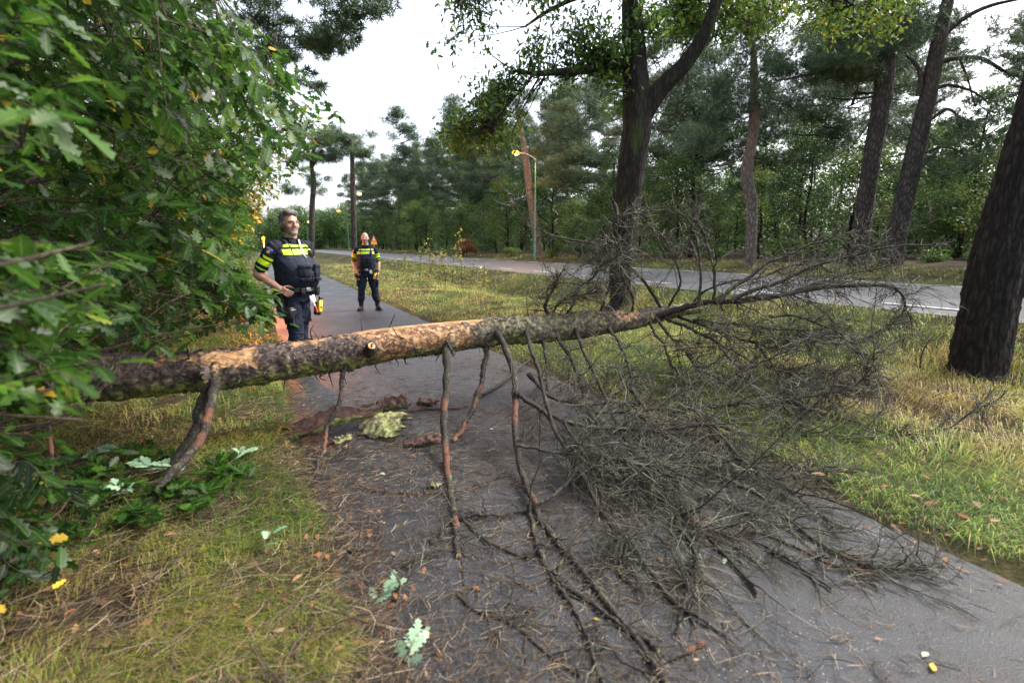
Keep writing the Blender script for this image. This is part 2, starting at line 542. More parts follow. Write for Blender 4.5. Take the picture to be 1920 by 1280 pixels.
# ------------------------------------------------------------------ grass and litter
GRASS_STOPS = [(0.0, (.035, .02, .01)), (.2, (.18, .10, .036)), (.36, (.52, .39, .15)), (.5, (.42, .42, .07)), (.66, (.2, .30, .035)), (.84, (.085, .19, .028)), (1.0, (.025, .09, .014))]
M_GRASS = leafmat('grass_blades', GRASS_STOPS, .5, .3, .35)
M_GRASSDARK = leafmat('dark_grass_blades', [(p_, tuple(x_ * k_ for x_ in c_)) for (p_, c_), k_ in zip(GRASS_STOPS, (.8, .75, .62, .62, .66, .68, .8))], .45, .3, .4)  # the same grass colours, each stop scaled darker, for left of the path
def fan_sample(n, d0, d1, az=56):
    D = np.exp(rng.uniform(math.log(d0), math.log(d1), n))
    A = np.radians(rng.uniform(-az, az, n))
    return D * np.sin(A), D * np.cos(A), D
def blades(mb, x, y, z, ln, wd, lean, az, rnd):
    n = len(x)
    h = np.stack([np.cos(az), np.sin(az), np.zeros(n)], -1)
    sd = np.stack([-np.sin(az), np.cos(az), np.zeros(n)], -1)
    tw = rng.uniform(-1, 1, (n, 1))
    sd = nrm(sd + h * tw)
    b = np.stack([x, y, z - .01], -1)
    up = np.array([[0, 0, 1.]])
    ln = ln[:, None]; lean = lean[:, None]; wd = wd[:, None]
    mid = b + ln * .55 * (up * (1 - lean * .45) + h * lean * .55)
    tip = b + ln * (up * np.clip(.95 - lean * 1.0, .04, 1) + h * lean)
    v = np.stack([b - sd * wd, b + sd * wd, mid - sd * wd * .8, mid + sd * wd * .8, tip], 1)
    base = (np.arange(n) * 5)[:, None]
    t = np.concatenate([base + np.array([[0, 1, 3]]), base + np.array([[0, 3, 2]]), base + np.array([[2, 3, 4]])])
    mb.add(v.reshape(-1, 3), t=t, rnd=np.repeat(rnd, 5))
def grass(name, n, d0, d1, keep, length, tint, lean=(.45, 1.02), wk=1.1, comb=None, mat=None, namp=1.3, az=56):
    x, y, D = fan_sample(n, d0, d1, az)
    s, t = xy2st(x, y)
    k = keep(s, t, x, y)
    x, y, D, s, t = x[k], y[k], D[k], s[k], t[k]
    z = gz(x, y)
    tuft = fbm(x * 2.2, y * 2.2, 3)
    ln = length(s, t, x, y) * rng.uniform(.55, 1.25, len(x)) * (.5 + tuft)
    wd = np.maximum(.0009, .00044 * D) * wk * rng.uniform(.6, 1.3, len(x))
    az_ = (fbm(x * .9, y * .9, 17) * 4 * np.pi) + rng.normal(0, .8, len(x))
    if comb is not None:
        az_ = comb + rng.normal(0, .9, len(x))
    r = np.clip(tint(s, t, x, y) + (fbm(x * 1.1, y * 1.1, 41, 4) - .5) * namp + .07 + rng.normal(0, .17, len(x)), 0, 1)
    mb = MB()
    blades(mb, x, y, z, ln, wd, rng.uniform(*lean, len(x)), az_, r)
    return tag(mb.build(name, mat or M_GRASS), kind='stuff')
edge = lambda s, t: (fbm(t * 1.7, s * 0 + 3.3, 55, 4) - .5) * .9
grass('grass', 240000, 1.0, 40,
      lambda s, t, x, y: (s > 3.08 + edge(s, t) * .6) & (s < 9.25),
      lambda s, t, x, y: np.where(s < 4.2, .13, .2) + .12 * np.exp(-((s - 6.2) ** 2 + (t - 1.6) ** 2) / 2.5),
      lambda s, t, x, y: .50 + .30 * np.exp(-((s - 3.6) ** 2) / .8 - ((t - 1.0) / 3.5) ** 2) - .16 * np.exp(-((s - 6.0) ** 2 + (t - 1.5) ** 2) / 2.2) + .1 * np.exp(-((s - 8.2) / .7) ** 2) - .06 * np.exp(-((s - 5) / .8) ** 2), namp=1.0)
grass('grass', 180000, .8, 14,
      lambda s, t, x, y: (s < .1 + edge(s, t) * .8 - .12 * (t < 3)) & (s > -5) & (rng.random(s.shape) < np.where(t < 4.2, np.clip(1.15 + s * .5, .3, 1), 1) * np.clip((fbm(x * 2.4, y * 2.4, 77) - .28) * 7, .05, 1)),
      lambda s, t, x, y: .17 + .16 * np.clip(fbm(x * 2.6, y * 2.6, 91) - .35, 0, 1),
      lambda s, t, x, y: .5 + .2 * np.exp(-((t - 4.4) / 1.2) ** 2) - .12 * np.exp(-((t - 2) / 1.0) ** 2) - .1 * np.clip(-s - .4, 0, 1.5), lean=(.62, 1.05), wk=1.25, mat=M_GRASSDARK)
grass('grass', 90000, 1.2, 14, lambda s, t, x, y: (np.abs(np.arctan2(x, y)) > .96) & (((s > 3.08) & (s < 9.25)) | (s < .1)), lambda s, t, x, y: np.full(s.shape, .17), lambda s, t, x, y: np.full(s.shape, .5), wk=1.6, az=115)
grass('grass', 45000, 11, 120,
      lambda s, t, x, y: (s > 16.85) & (s < 20.5),
      lambda s, t, x, y: np.where(s < 18.4, .22, .28),
      lambda s, t, x, y: np.where(s < 18.3, .72, .4), wk=1.3)
grass('grass', 20000, 12, 70, lambda s, t, x, y: (s < .25) & (s > -4), lambda s, t, x, y: np.full(s.shape, .2), lambda s, t, x, y: np.full(s.shape, .45), wk=1.2)

M_NEEDLE = leafmat('pine_needle_litter', [(0, (.03, .02, .014)), (.4, (.10, .065, .038)), (.7, (.26, .19, .11)), (1, (.5, .4, .27))], .7, 0, .3)
def litter(n, d0, d1, keep, l0, l1, r0, lift=.006):
    x, y, D = fan_sample(n, d0, d1)
    s, t = xy2st(x, y)
    k = keep(s, t, x, y)
    x, y, D = x[k], y[k], D[k]
    n = len(x)
    s, t = xy2st(x, y)
    z = np.maximum(gz(x, y), np.where((s > .15) & (s < 3.05), 0.0, -9)) + lift * rng.uniform(.4, 2.5, n)
    az = rng.uniform(0, 2 * np.pi, n)
    ln = rng.uniform(l0, l1, n)
    d = np.stack([np.cos(az), np.sin(az), rng.normal(0, .06, n)], -1)
    b = rng.normal(0, .12, n)[:, None] * np.stack([-np.sin(az), np.cos(az), 0 * az], -1)
    u = np.linspace(-.5, .5, 4)[None, :, None]
    P = np.stack([x, y, z], -1)[:, None, :] + d[:, None, :] * u * ln[:, None, None] + b[:, None, :] * (u * u) * 3 * ln[:, None, None]
    P[:, :, 2] = np.maximum(P[:, :, 2], z[:, None] - .003)
    rad = np.maximum(r0 * rng.uniform(.5, 1.6, n), .00028 * D)[:, None] * np.array([[.7, 1, 1, .5]])
    mb = MB()
    tubes(mb, P, rad, 3, rnd=np.clip(rng.normal(.5, .22, n), 0, 1))
    return mb
fall = lambda s, t: np.where(t < 2.6, .45, 1.0) * np.clip(1.15 - np.abs(t - 3.2) / 3.0, 0, 1) * (.35 + .65 * np.clip(1.5 - np.abs(s - .6), 0, 1))
tag(litter(80000, .9, 9, lambda s, t, x, y: (s > -.3) & (s < 3.3) & (rng.random(s.shape) < fall(s, t) * (.3 + fbm(x * 2, y * 2, 71)) + .04 + .5 * np.exp(-(s / .35) ** 2)), .03, .09, .0009).build('pine_needle_litter', M_NEEDLE), kind='stuff')
tag(litter(17000, .8, 7, lambda s, t, x, y: (s < .35) & (s > -4), .05, .22, .0011, .03).build('straw_litter', M_NEEDLE), kind='stuff')
M_TWIGLITTER = leafmat('twig_litter', [(0, (.02, .015, .012)), (.5, (.06, .045, .035)), (1, (.15, .11, .08))], .8, 0, .3)
tag(litter(14000, .9, 9, lambda s, t, x, y: (s > -.4) & (s < 3.3) & (rng.random(s.shape) < fall(s, t) + .05), .04, .22, .0017, .01).build('twig_litter', M_TWIGLITTER), kind='stuff')

# ------------------------------------------------------------------ leaves
def leaf_template(kind='oak'):
    if kind == 'oak':
        h = np.array([(.015, 0), (.05, .1), (.15, .19), (.085, .29), (.23, .41), (.115, .5), (.27, .64), (.13, .73), (.19, .86), (.08, .94), (.0, 1.0)])
    elif kind == 'oak_small':
        h = np.array([(.015, 0), (.16, .2), (.09, .3), (.26, .5), (.13, .62), (.24, .78), (.0, 1.0)])
    else:
        h = np.array([(.02, 0), (.24, .35), (.2, .68), (0, 1.0)])
    k = len(h)
    mid = np.stack([np.zeros(k), h[:, 1], -.25 * h[:, 1] ** 2 * .5], -1)
    L_ = np.stack([-h[:, 0], h[:, 1] + .02, mid[:, 2] + h[:, 0] * .28], -1)
    R_ = np.stack([h[:, 0], h[:, 1] - .02, mid[:, 2] + h[:, 0] * .28], -1)
    v = np.concatenate([mid, L_, R_])
    q = []
    for i in range(k - 1):
        q.append((i, i + 1, k + i + 1, k + i)); q.append((2 * k + i, 2 * k + i + 1, i + 1, i))
    return v, np.array(q)
TEMPL = {k: leaf_template(k) for k in ('oak', 'oak_small', 'plain')}
def leaves(mb, pos, dirv, nor, size, rnd, kind='oak', mat=0):
    v, q = TEMPL[kind]
    y = nrm(dirv); x = nrm(np.cross(y, nor)); z = np.cross(x, y)
    size = np.asarray(size)
    n = len(pos)
    wv = rng.uniform(.85, 1.2, n)
    curl = rng.uniform(-.6, 1.6, n)
    V = (v[None, :, 0, None] * wv[:, None, None] * x[:, None, :] + v[None, :, 1, None] * y[:, None, :] + (v[None, :, 2] * curl[:, None])[:, :, None] * z[:, None, :]) * size[:, None, None] + pos[:, None, :]
    k = len(v)
    Q = (np.arange(n) * k)[:, None, None] + q[None]
    mb.add(V.reshape(-1, 3), q=Q.reshape(-1, 4), rnd=np.repeat(rnd, k), aux=np.tile(np.repeat([0., 1., 1.], k // 3), n), mat=mat)

tag(litter(5000, .8, 6, lambda s, t, x, y: (s < .35) & (s > -4), .06, .3, .002, .03).build('twig_litter', M_TWIGLITTER), kind='stuff')
M_BROWNLEAF = leafmat('fallen_leaf_brown', [(0, (.05, .024, .014)), (.4, (.13, .06, .028)), (.75, (.26, .11, .04)), (1, (.3, .21, .13))], .7, .15, .3)
x, y, D = fan_sample(7000, 1.0, 16)
s, t = xy2st(x, y)
k = ((np.abs(s - 3.15) < .3) & (rng.random(len(s)) < .6) | ((s < .5) & (s > -3.2)) | ((s > 3) & (s < 6.5) & (rng.random(len(s)) < .25))) | (rng.random(len(s)) < .02)
k &= s < 9
x, y, s = x[k], y[k], s[k]
z = np.maximum(gz(x, y), np.where((s > .15) & (s < 3.05), 0., -9)) + rng.uniform(.008, .05, len(x)) * np.where((s > .3) & (s < 3.0), .3, 1)
n = len(x)
az = rng.uniform(0, 6.28, n)
mb = MB()
leaves(mb, np.stack([x, y, z], -1), np.stack([np.cos(az), np.sin(az), rng.normal(0, .2, n)], -1), np.stack([rng.normal(0, .3, n), rng.normal(0, .3, n), np.ones(n)], -1), rng.uniform(.018, .05, n), rng.random(n) ** 1.8, 'oak_small')
tag(mb.build('leaf_litter', M_BROWNLEAF), kind='stuff')
# ------------------------------------------------------------------ trees
M_PINEBARK = barkmat('pine_bark', (.014, .012, .011), (.10, .088, .078), 9, .3, top=(.10, .072, .055), dist=.03)
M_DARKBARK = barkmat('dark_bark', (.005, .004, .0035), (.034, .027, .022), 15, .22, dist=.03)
M_OAKBARK = barkmat('oak_bark', (.008, .007, .006), (.036, .03, .024), 11, .22, moss=((.04, .055, .01), .3), dist=.03)
M_PALEBARK = barkmat('pale_bark', (.05, .045, .04), (.27, .25, .225), 7, .5, dist=.012)
M_TWIGBARK = barkmat('twig_bark', (.025, .018, .013), (.10, .07, .05), 30, .4, dist=.004)
M_PINEGREEN = leafmat('pine_needles', [(0, (.018, .036, .014)), (.4, (.055, .10, .042)), (.75, (.11, .17, .075)), (1, (.19, .2, .07))], .5, .15, .4, .35)
M_BGLEAF = leafmat('forest_leaves', [(0, (.014, .036, .01)), (.45, (.05, .115, .02)), (.8, (.13, .2, .03)), (1, (.28, .24, .05))], .45, .35, .4, .3)
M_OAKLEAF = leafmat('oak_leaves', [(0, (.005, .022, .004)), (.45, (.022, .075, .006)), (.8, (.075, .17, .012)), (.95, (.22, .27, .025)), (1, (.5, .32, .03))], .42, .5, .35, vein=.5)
M_CROWNOAK = leafmat('oak_crown_leaves', [(0, (.014, .03, .008)), (.5, (.06, .125, .014)), (.82, (.17, .22, .022)), (1, (.36, .25, .03))], .45, .45, .35)

M_GREYPINE = barkmat('grey_pine_bark', (.06, .052, .046), (.25, .215, .19), 9, .3, top=(.30, .17, .11), dist=.02)
def needle_tufts(mb, c, size, per=9, width=.014, rnd=None, up=.35):
    n = len(c)
    d = nrm(rng.normal(0, 1, (n, per, 3)) + np.array([0, 0, up]))
    sd = nrm(np.cross(d, rng.normal(0, 1, (n, per, 3))))
    ln = size * rng.uniform(.6, 1.2, (n, per, 1))
    c = c[:, None, :]
    v = np.stack([c - sd * width * .5 + d * .01, c + sd * width * .5 + d * .01, c + d * ln * .6 + sd * width * .35, c + d * ln], 2)
    base = (np.arange(n * per) * 4)[:, None]
    t = np.concatenate([base + np.array([[0, 1, 2]]), base + np.array([[0, 2, 3]])])
    if rnd is None: rnd = rng.random(n)
    mb.add(v.reshape(-1, 3), t=t, rnd=np.repeat(rnd, per * 4))
def in_ball(n, c, r):
    d = nrm(rng.normal(0, 1, (n, 3))) * (rng.random((n, 1)) ** .45)
    return np.asarray(c) + d * np.asarray(r)
def clump_pine(mbC, clumps, dens=170, size=.17, per=9, width=.016):
    for (c, r, rz) in clumps:
        n = int(dens * r * r) + 8
        p = in_ball(n, c, (r, r, rz))
        p[:, 2] += .25 * rz * np.sin(p[:, 0] * 4) * np.cos(p[:, 1] * 4)
        tone = np.clip(.45 + .25 * rng.normal() * .6 + rng.normal(0, .16, n), 0, 1)
        needle_tufts(mbC, p, size, per, width, tone)
def clump_leaf(mbC, clumps, dens=220, size=.12, kind='plain', tone0=.45, jit=.2):
    for (c, r, rz) in clumps:
        n = int(dens * r * r) + 10
        p = in_ball(n, c, (r, r, rz))
        d = rng.normal(0, 1, (n, 3)); d[:, 2] -= .4
        nn = rng.normal(0, .6, (n, 3)) + np.array([0, 0, 1.])
        tone = np.clip(tone0 + rng.normal() * .12 + rng.normal(0, jit, n), 0, 1)
        leaves(mbC, p, d, nn, rng.uniform(.6, 1.2, n) * size, tone, kind)

def proto_pine(h, crown0, r, lean, ncl, big=1.0, mat=None, dens=190, per=9):
    root = empty('pine_tree')
    k = 12
    z = np.linspace(-.3, h, k)
    wob = np.cumsum(rng.normal(0, .05, (k, 2)), 0)
    ax_ = np.stack([wob[:, 0] + lean[0] * (z / h) ** 1.3 * h, wob[:, 1] + lean[1] * z, z], -1)
    rad = r * (1.12 - .85 * np.clip(z / h, 0, 1)); rad[0] *= 1.25
    mt = MB()
    tubes(mt, smooth_curve(np.hstack([ax_, rad[:, None]]), 30)[:, :3], smooth_curve(np.hstack([ax_, rad[:, None]]), 30)[:, 3][None], 10, aux=np.clip(np.linspace(-.5, 1.1, 30), 0, .9)[None], rough=.12)
    cl = []
    for i in range(ncl):
        u = rng.uniform(0, 1) ** .8
        zz = crown0 + (h - crown0) * u
        b = np.array([np.interp(zz, z, ax_[:, 0]), np.interp(zz, z, ax_[:, 1]), zz])
        a = rng.uniform(0, 6.28); ln = big * rng.uniform(.5, 2.1) * (1.15 - .75 * u)
        e = b + np.array([math.cos(a) * ln, math.sin(a) * ln, rng.uniform(-.1, .7)])
        cl.append((e, big * rng.uniform(.55, 1.05) * (1.1 - .35 * u), big * rng.uniform(.25, .5)))
        tubes(mt, smooth_curve([b, (b + e) / 2 + [0, 0, -.12], e], 5), np.linspace(.05, .015, 5)[None] * big, 4, aux=.5)
    cl.append((ax_[-1] + [0, 0, .1], .8 * big, .5 * big))
    for i in range(9):                                  # dead snags below the crown
        zz = rng.uniform(crown0 * .35, crown0)
        b = np.array([np.interp(zz, z, ax_[:, 0]), np.interp(zz, z, ax_[:, 1]), zz]); a = rng.uniform(0, 6.28); ln = rng.uniform(.4, 1.6)
        e = b + np.array([math.cos(a) * ln, math.sin(a) * ln, rng.uniform(-.3, .3)])
        tubes(mt, smooth_curve([b, (b + e) / 2 + [0, 0, .1], e], 5), np.linspace(.025, .006, 5)[None], 3, aux=.2)
    mt.build('trunk', mat or M_PINEBARK, root)
    mc = MB(); clump_pine(mc, cl, dens, .19, per, .02)
    mc.build('crown', M_PINEGREEN, root)
    return root
def proto_leafy(h, crown0, r, spread, ncl, size=.13, dens=190, tone=.45, bark=None, leafm=None, flat=.75):
    root = empty('broadleaf_tree')
    k = 9
    z = np.linspace(-.3, h * .9, k)
    wob = np.cumsum(rng.normal(0, .09, (k, 2)), 0)
    ax_ = np.stack([wob[:, 0], wob[:, 1], z], -1)
    rad = r * (1.1 - .9 * np.clip(z / h, 0, 1))
    mt = MB(); tubes(mt, ax_, rad[None], 8, rough=.12)
    cl = []
    for i in range(ncl):
        u = rng.random()
        zz = crown0 + (h - crown0) * u
        a = rng.uniform(0, 6.28); ln = spread * math.sqrt(rng.random()) * math.sqrt(max(.05, 1 - (2 * u - .85) ** 2 * .8))
        zb = max(.3, zz - ln * .6)
        b = np.array([np.interp(zb, z, ax_[:, 0]), np.interp(zb, z, ax_[:, 1]), zb])
        e = np.array([b[0] + math.cos(a) * ln, b[1] + math.sin(a) * ln, zz])
        rr = rng.uniform(.5, 1.0) * spread * .42
        cl.append((e, rr, rr * flat))
        tubes(mt, smooth_curve([b, (b + e) / 2 + [0, 0, .15], e], 5), np.linspace(r * .3, .012, 5)[None], 4)
    mt.build('trunk', bark or M_DARKBARK, root)
    mc = MB(); clump_leaf(mc, cl, dens, size, 'plain', tone)
    mc.build('crown', leafm or M_BGLEAF, root)
    return root

used_protos = {}
def place(proto, x, y, sc=1.0, rz=None, label=None, group=None, cat='tree', name=None):
    first = proto.name not in used_protos
    o = proto if first else copy_tree(proto)
    used_protos.setdefault(proto.name, 1)
    o.location = (x, y, float(gz(x, y)) - .05)
    o.rotation_euler = (0, 0, rng.uniform(0, 6.28) if rz is None else rz)
    o.scale = (sc * rng.uniform(.92, 1.08), sc * rng.uniform(.92, 1.08), sc)
    tag(o, label, cat, group)
    return o
pines = [proto_pine(13, 5.0, .19, (.02, .01), 34, 1.15), proto_pine(15, 7, .21, (-.03, .02), 34, 1.25), proto_pine(11.5, 4, .17, (.05, -.02), 30, 1.1), proto_pine(14, 5.5, .2, (.0, -.03), 36, 1.25), proto_pine(12.5, 6, .16, (-.06, .0), 26, 1.1), proto_pine(13.5, 9.0, .13, (.03, .02), 22, .9, M_GREYPINE), proto_pine(12, 8.2, .12, (-.02, -.03), 20, .9, M_GREYPINE)]
leafies = [proto_leafy(8, 1.2, .13, 2.6, 40, .16, 230), proto_leafy(10, 1.8, .16, 3.0, 46, .16, 230, tone=.35), proto_leafy(6, .7, .09, 2.1, 32, .15, 230, tone=.55), proto_leafy(9, 1.4, .14, 2.5, 38, .16, 230, tone=.3)]
PG, LG = 'pines of the forest beyond the road', 'broadleaf trees among the forest pines'
PL = 'dark green pine standing in the forest across the road'
LL = 'bushy dark broadleaf tree between the pines across the road'
# clear lines of sight to the pines that are built singly below
def clear(px0, px1, x, y, D):
    X, _ = project(np.array([[x, y, 2.0]])); return px0 < X[0] < px1 and math.hypot(x, y) < D
pts = []
def far_enough(s, t, d):
    for a, b in pts:
        if (a - s) ** 2 + (b - t) ** 2 < d * d: return False
    pts.append((s, t)); return True
n = 0
for k in range(2000):
    if n >= 125: break
    s = 19.3 + 27 * rng.random() ** 1.4; t = -6 + 128 * rng.random() ** 1.25
    x, y = st2xy(s, t)
    if y < 8 or clear(1385, 1440, x, y, 24) or clear(1590, 1780, x, y, 25) or clear(975, 1012, x, y, 42): continue
    X, _ = project(np.array([[x, y, 2.0]]))
    if X[0] > 1600 and rng.random() < .45: continue           # the wood thins out to the right
    if not far_enough(s, t, 2.2): continue
    place(pines[n % 7], x, y, rng.uniform(.85, 1.15) * (1 + .2 * np.clip((t - 25) / 50, 0, 1)), label=PL, group=PG); n += 1
n = 0; pts = []
for k in range(2000):
    if n >= 150: break
    s = 20.5 + 26 * rng.random() ** 1.2; t = -6 + 128 * rng.random() ** 1.3
    x, y = st2xy(s, t)
    if y < 9 or clear(1385, 1440, x, y, 24) or clear(1590, 1780, x, y, 27): continue
    X, _ = project(np.array([[x, y, 2.0]]))
    sc = rng.uniform(.6, .95)
    if X[0] > 1500: sc *= .82
    if X[0] > 1600 and rng.random() < .1: continue
    if not far_enough(s, t, 1.8): continue
    place(leafies[n % 4], x, y, sc, label=LL, group=LG); n += 1
# the wood to the left of the path
n = 0; pts = []
for k in range(3000):
    if n >= 44: break
    s = -3.0 - 18 * rng.random() ** 1.4; t = 9 + 110 * rng.random() ** 1.2
    if not far_enough(s, t, 2.7): continue
    x, y = st2xy(s, t)
    if n % 3 == 0:
        place(pines[n % 5], x, y, rng.uniform(.7, .95), label='pine standing in the wood left of the path', group='pines left of the path')
    else:
        place(leafies[n % 4], x, y, rng.uniform(.7, 1.0), label='broadleaf tree standing in the wood left of the path', group='broadleaf trees left of the path')
    n += 1
for k_ in range(13):
    s_, t_ = rng.uniform(-3.6, -1.0), 15 + 1.6 * k_ + rng.uniform(0, 1)
    x, y = st2xy(s_, t_)
    place(leafies[2 if k_ % 3 else 0], x, y, rng.uniform(.5, .75), label='young broadleaf tree lit orange along the left edge of the path', group='young trees along the left path edge')
# deep wood that reads as one mass
mb = MB(); mt = MB()
for k in range(430):
    if k >= 330:
        s = rng.uniform(-14, 30); t = rng.uniform(150, 190)
    elif k < 230:
        s = rng.uniform(46, 85); t = rng.uniform(-25, 160)
    else:
        s = rng.uniform(-34, 60); t = rng.uniform(125, 170)
        if -1 < s < 18 and t < 150: continue
    if k < 330 and s < -60: continue
    x, y = st2xy(s, t)
    if y < 6: continue
    X, _ = project(np.array([[x, y, 2.0]]))
    h = rng.uniform(8, 13) * (.8 if X[0] > 1560 else 1)
    z0 = float(gz(x, y))
    tubes(mt, np.array([[x, y, z0 - .3], [x + rng.normal(0, .3), y, z0 + h]]), np.array([[.2, .06]]), 5)
    cl = [(np.array([x + rng.normal(0, 1.6), y + rng.normal(0, 1.6), z0 + h * u]), rng.uniform(1.1, 2.0), rng.uniform(.8, 1.5)) for u in rng.uniform(.06, 1.0, 13)]
    for c, r, rz in cl:
        m_ = int(40 * r * r)
        p = in_ball(m_, c, (r, r, rz))
        leaves(mb, p, rng.normal(0, 1, (m_, 3)), rng.normal(0, 1, (m_, 3)), rng.uniform(.25, .5, m_), np.clip(rng.normal(.38, .2, m_), 0, 1), 'plain')
wd = mt.build('woodland', M_DARKBARK); tag(wd, kind='stuff')
tag(mb.build('woodland', M_BGLEAF), kind='stuff')

# shaded undergrowth on the forest floor, no single plant of which can be told apart
mb = MB()
for k in range(900):
    if k < 640: s = rng.uniform(24, 62); t = rng.uniform(-12, 130)
    else: s = rng.uniform(-30, -4.5) if k < 820 else rng.uniform(-30, 30); t = rng.uniform(8, 120) if k < 820 else rng.uniform(122, 135)
    x, y = st2xy(s, t)
    if y < 8: continue
    r = rng.uniform(.6, 1.3); m_ = int(60 * r * r)
    p = in_ball(m_, np.array([x, y, float(gz(x, y)) + r * .45]), (r, r, r * rng.uniform(.6, 1.2)))
    leaves(mb, p, rng.normal(0, 1, (m_, 3)), rng.normal(0, .7, (m_, 3)) + [0, 0, 1], rng.uniform(.14, .34, m_), np.clip(rng.normal(.3, .18, m_) , 0, 1), 'plain')
tag(mb.build('undergrowth', M_BGLEAF), kind='stuff')

# --- trees built singly
def axis_px(pts):
    """(x, y, half width px, distance) -> world axis with radius."""
    A = []
    for (x, y, hw, D) in pts:
        P = at(x, y, D)
        A.append((*P, hw * D / F * .93))
    return np.array(A)
def trunk_from(root, A, mat, n=40, m=16, aux=0.0, limbs=(), flare=1.5, rough=.1, ridge=0.0):
    C = smooth_curve(A, n)
    base = np.array(root.location)
    p = C[:, :3] - base; r = C[:, 3].copy()
    p0 = p[0].copy(); p0[2] -= .35
    p = np.vstack([p0, p]); r = np.concatenate([[r[0] * flare], r]); r[1] *= 1 + (flare - 1) * .5; r[2] *= 1 + (flare - 1) * .2
    mt = MB(); tubes(mt, p, r[None], m, aux=np.broadcast_to(np.asarray(aux), (len(r),))[None] if np.ndim(aux) else aux, rough=rough, ridge=ridge)
    for Lm in limbs:
        Cc = smooth_curve(Lm, 14)
        tubes(mt, Cc[:, :3] - base, Cc[:, 3][None], 8, aux=float(np.max(aux)) * .8 if np.ndim(aux) else 0, rough=rough)
    return mt.build('trunk', mat, root)

# oak in the middle verge
gb = ground_at(1162, 577)
OD = gb[1]
oak = empty('oak_tree', gb, 0, 'tall mossy oak with twisted limbs on the verge behind the fallen tree top', 'tree')
A = axis_px([(1162, 577, 21, OD), (1164, 500, 21, OD), (1175, 400, 24, OD), (1186, 300, 26, OD), (1196, 215, 27, OD), (1190, 120, 21, OD), (1187, 50, 19, OD), (1186, -60, 17, OD), (1180, -260, 13, OD), (1200, -480, 8, OD)])
def axl(pts, D0, D1, k=1.0):
    n = len(pts)
    return axis_px([(x, y, hw * k, D0 + (D1 - D0) * i / (n - 1)) for i, (x, y, hw) in enumerate(pts)])
limbs = [axl([(1205, 215, 21), (1240, 165, 17), (1280, 125, 15), (1315, 75, 13), (1340, 15, 11), (1365, -60, 8)], OD, OD - .8),
         axl([(1188, 118, 10), (1140, 122, 9), (1090, 132, 8), (1040, 136, 6), (1005, 138, 5), (965, 133, 3)], OD, OD - 1.2),
         axl([(1195, 55, 9), (1240, 25, 8), (1290, 8, 6), (1345, -20, 4)], OD, OD + .9),
         axl([(1000, 138, 3.5), (985, 160, 2.5), (950, 200, 2), (925, 245, 1.4)], OD - 1, OD - 1.6),
         axl([(1188, -60, 9), (1120, -90, 7), (1020, -80, 5), (900, -30, 3), (860, 10, 2)], OD, OD - 2.2),
         axl([(1188, -100, 9), (1300, -160, 7), (1440, -100, 5), (1540, -30, 3), (1600, 10, 2)], OD, OD - 1.5),
         axl([(1188, -20, 7), (1100, -10, 5), (1030, 20, 3.5), (985, 50, 2)], OD, OD + 1)]
trunk_from(oak, A, M_OAKBARK, 150, 36, limbs=limbs, flare=1.9, rough=.03, ridge=.28)
oc = [(880, 15, 55, 30, 60, .4), (845, 60, 30, 50, 30, .4), (890, 60, 25, 25, 25, .4), (1030, 10, 50, 40, 70, .5), (1010, 70, 40, 40, 60, .5), (1080, 60, 60, 55, 140, .45), (1140, 60, 45, 60, 130, .4),
      (1120, 110, 60, 25, 90, .4), (1020, 135, 40, 22, 60, .4), (1150, 160, 30, 30, 30, .55), (930, 155, 50, 30, 50, .4), (880, 175, 40, 45, 50, .4), (905, 215, 50, 30, 60, .45), (860, 235, 35, 30, 60, .45),
      (840, 265, 40, 25, 60, .6), (890, 275, 50, 22, 90, .7), (950, 265, 35, 25, 60, .65), (1150, 200, 40, 25, 40, .6), (1230, 40, 50, 50, 110, .5), (1285, 70, 45, 40, 70, .6), (1320, 40, 50, 50, 120, .6), 
      (1380, 30, 60, 40, 130, .65), (1350, 90, 40, 40, 60, .65), (1450, 40, 60, 45, 120, .7), (1520, 20, 60, 40, 90, .75), (1560, 60, 40, 30, 40, .8), (1680, 60, 22, 40, 45, .85), (1650, 20, 40, 25, 40, .75), (1720, 10, 50, 20, 30, .7),
      (1100, -40, 120, 40, 160, .4), (1300, -50, 140, 40, 200, .5), (1190, -150, 160, 80, 200, .45), (1500, -60, 100, 40, 90, .6), (930, -40, 90, 30, 70, .45)]
mc = MB(); mtw = MB()
allimb = np.vstack([smooth_curve(l, 20)[:, :3] for l in limbs] + [smooth_curve(A, 40)[14:, :3]])
for (x, y, rx, ry, cnt, tone) in oc:
    Dc = OD + rng.uniform(-1.2, .8)
    c = at(x, y, Dc)
    nsub = max(3, int(cnt / 7))
    near = allimb[np.argsort(((allimb - c) ** 2).sum(1))[:8]]
    for q_ in range(nsub):
        e = at(x + rng.normal(0, .5) * rx, y + rng.normal(0, .5) * ry, Dc + rng.normal(0, .4))
        b = near[rng.integers(0, len(near))]
        mid = (b + e) / 2 + rng.normal(0, .12, 3)
        tubes(mtw, smooth_curve([b, mid, e], 6) - np.array(gb), np.linspace(.016, .004, 6)[None], 3)
        m_ = 40
        u = rng.random((m_, 1)) ** .5
        p = b * (1 - u) ** 2 + 2 * mid * u * (1 - u) + e * u * u
        far = ((e - b) ** 2).sum() ** .5
        p = np.where(u * far < far - .7, e + (p - e) * .5, p) + rng.normal(0, .15, (m_, 3))
        d = rng.normal(0, 1, (m_, 3)); d[:, 2] -= .5
        leaves(mc, p - np.array(gb), d, rng.normal(0, .5, (m_, 3)) + [0, 0, 1], rng.uniform(.08, .15, m_), np.clip(tone * .8 + rng.normal(0, .16, m_), 0, 1), 'oak_small')
mtw.build('twigs', M_OAKBARK, oak)
mc.build('crown', M_CROWNOAK, oak)

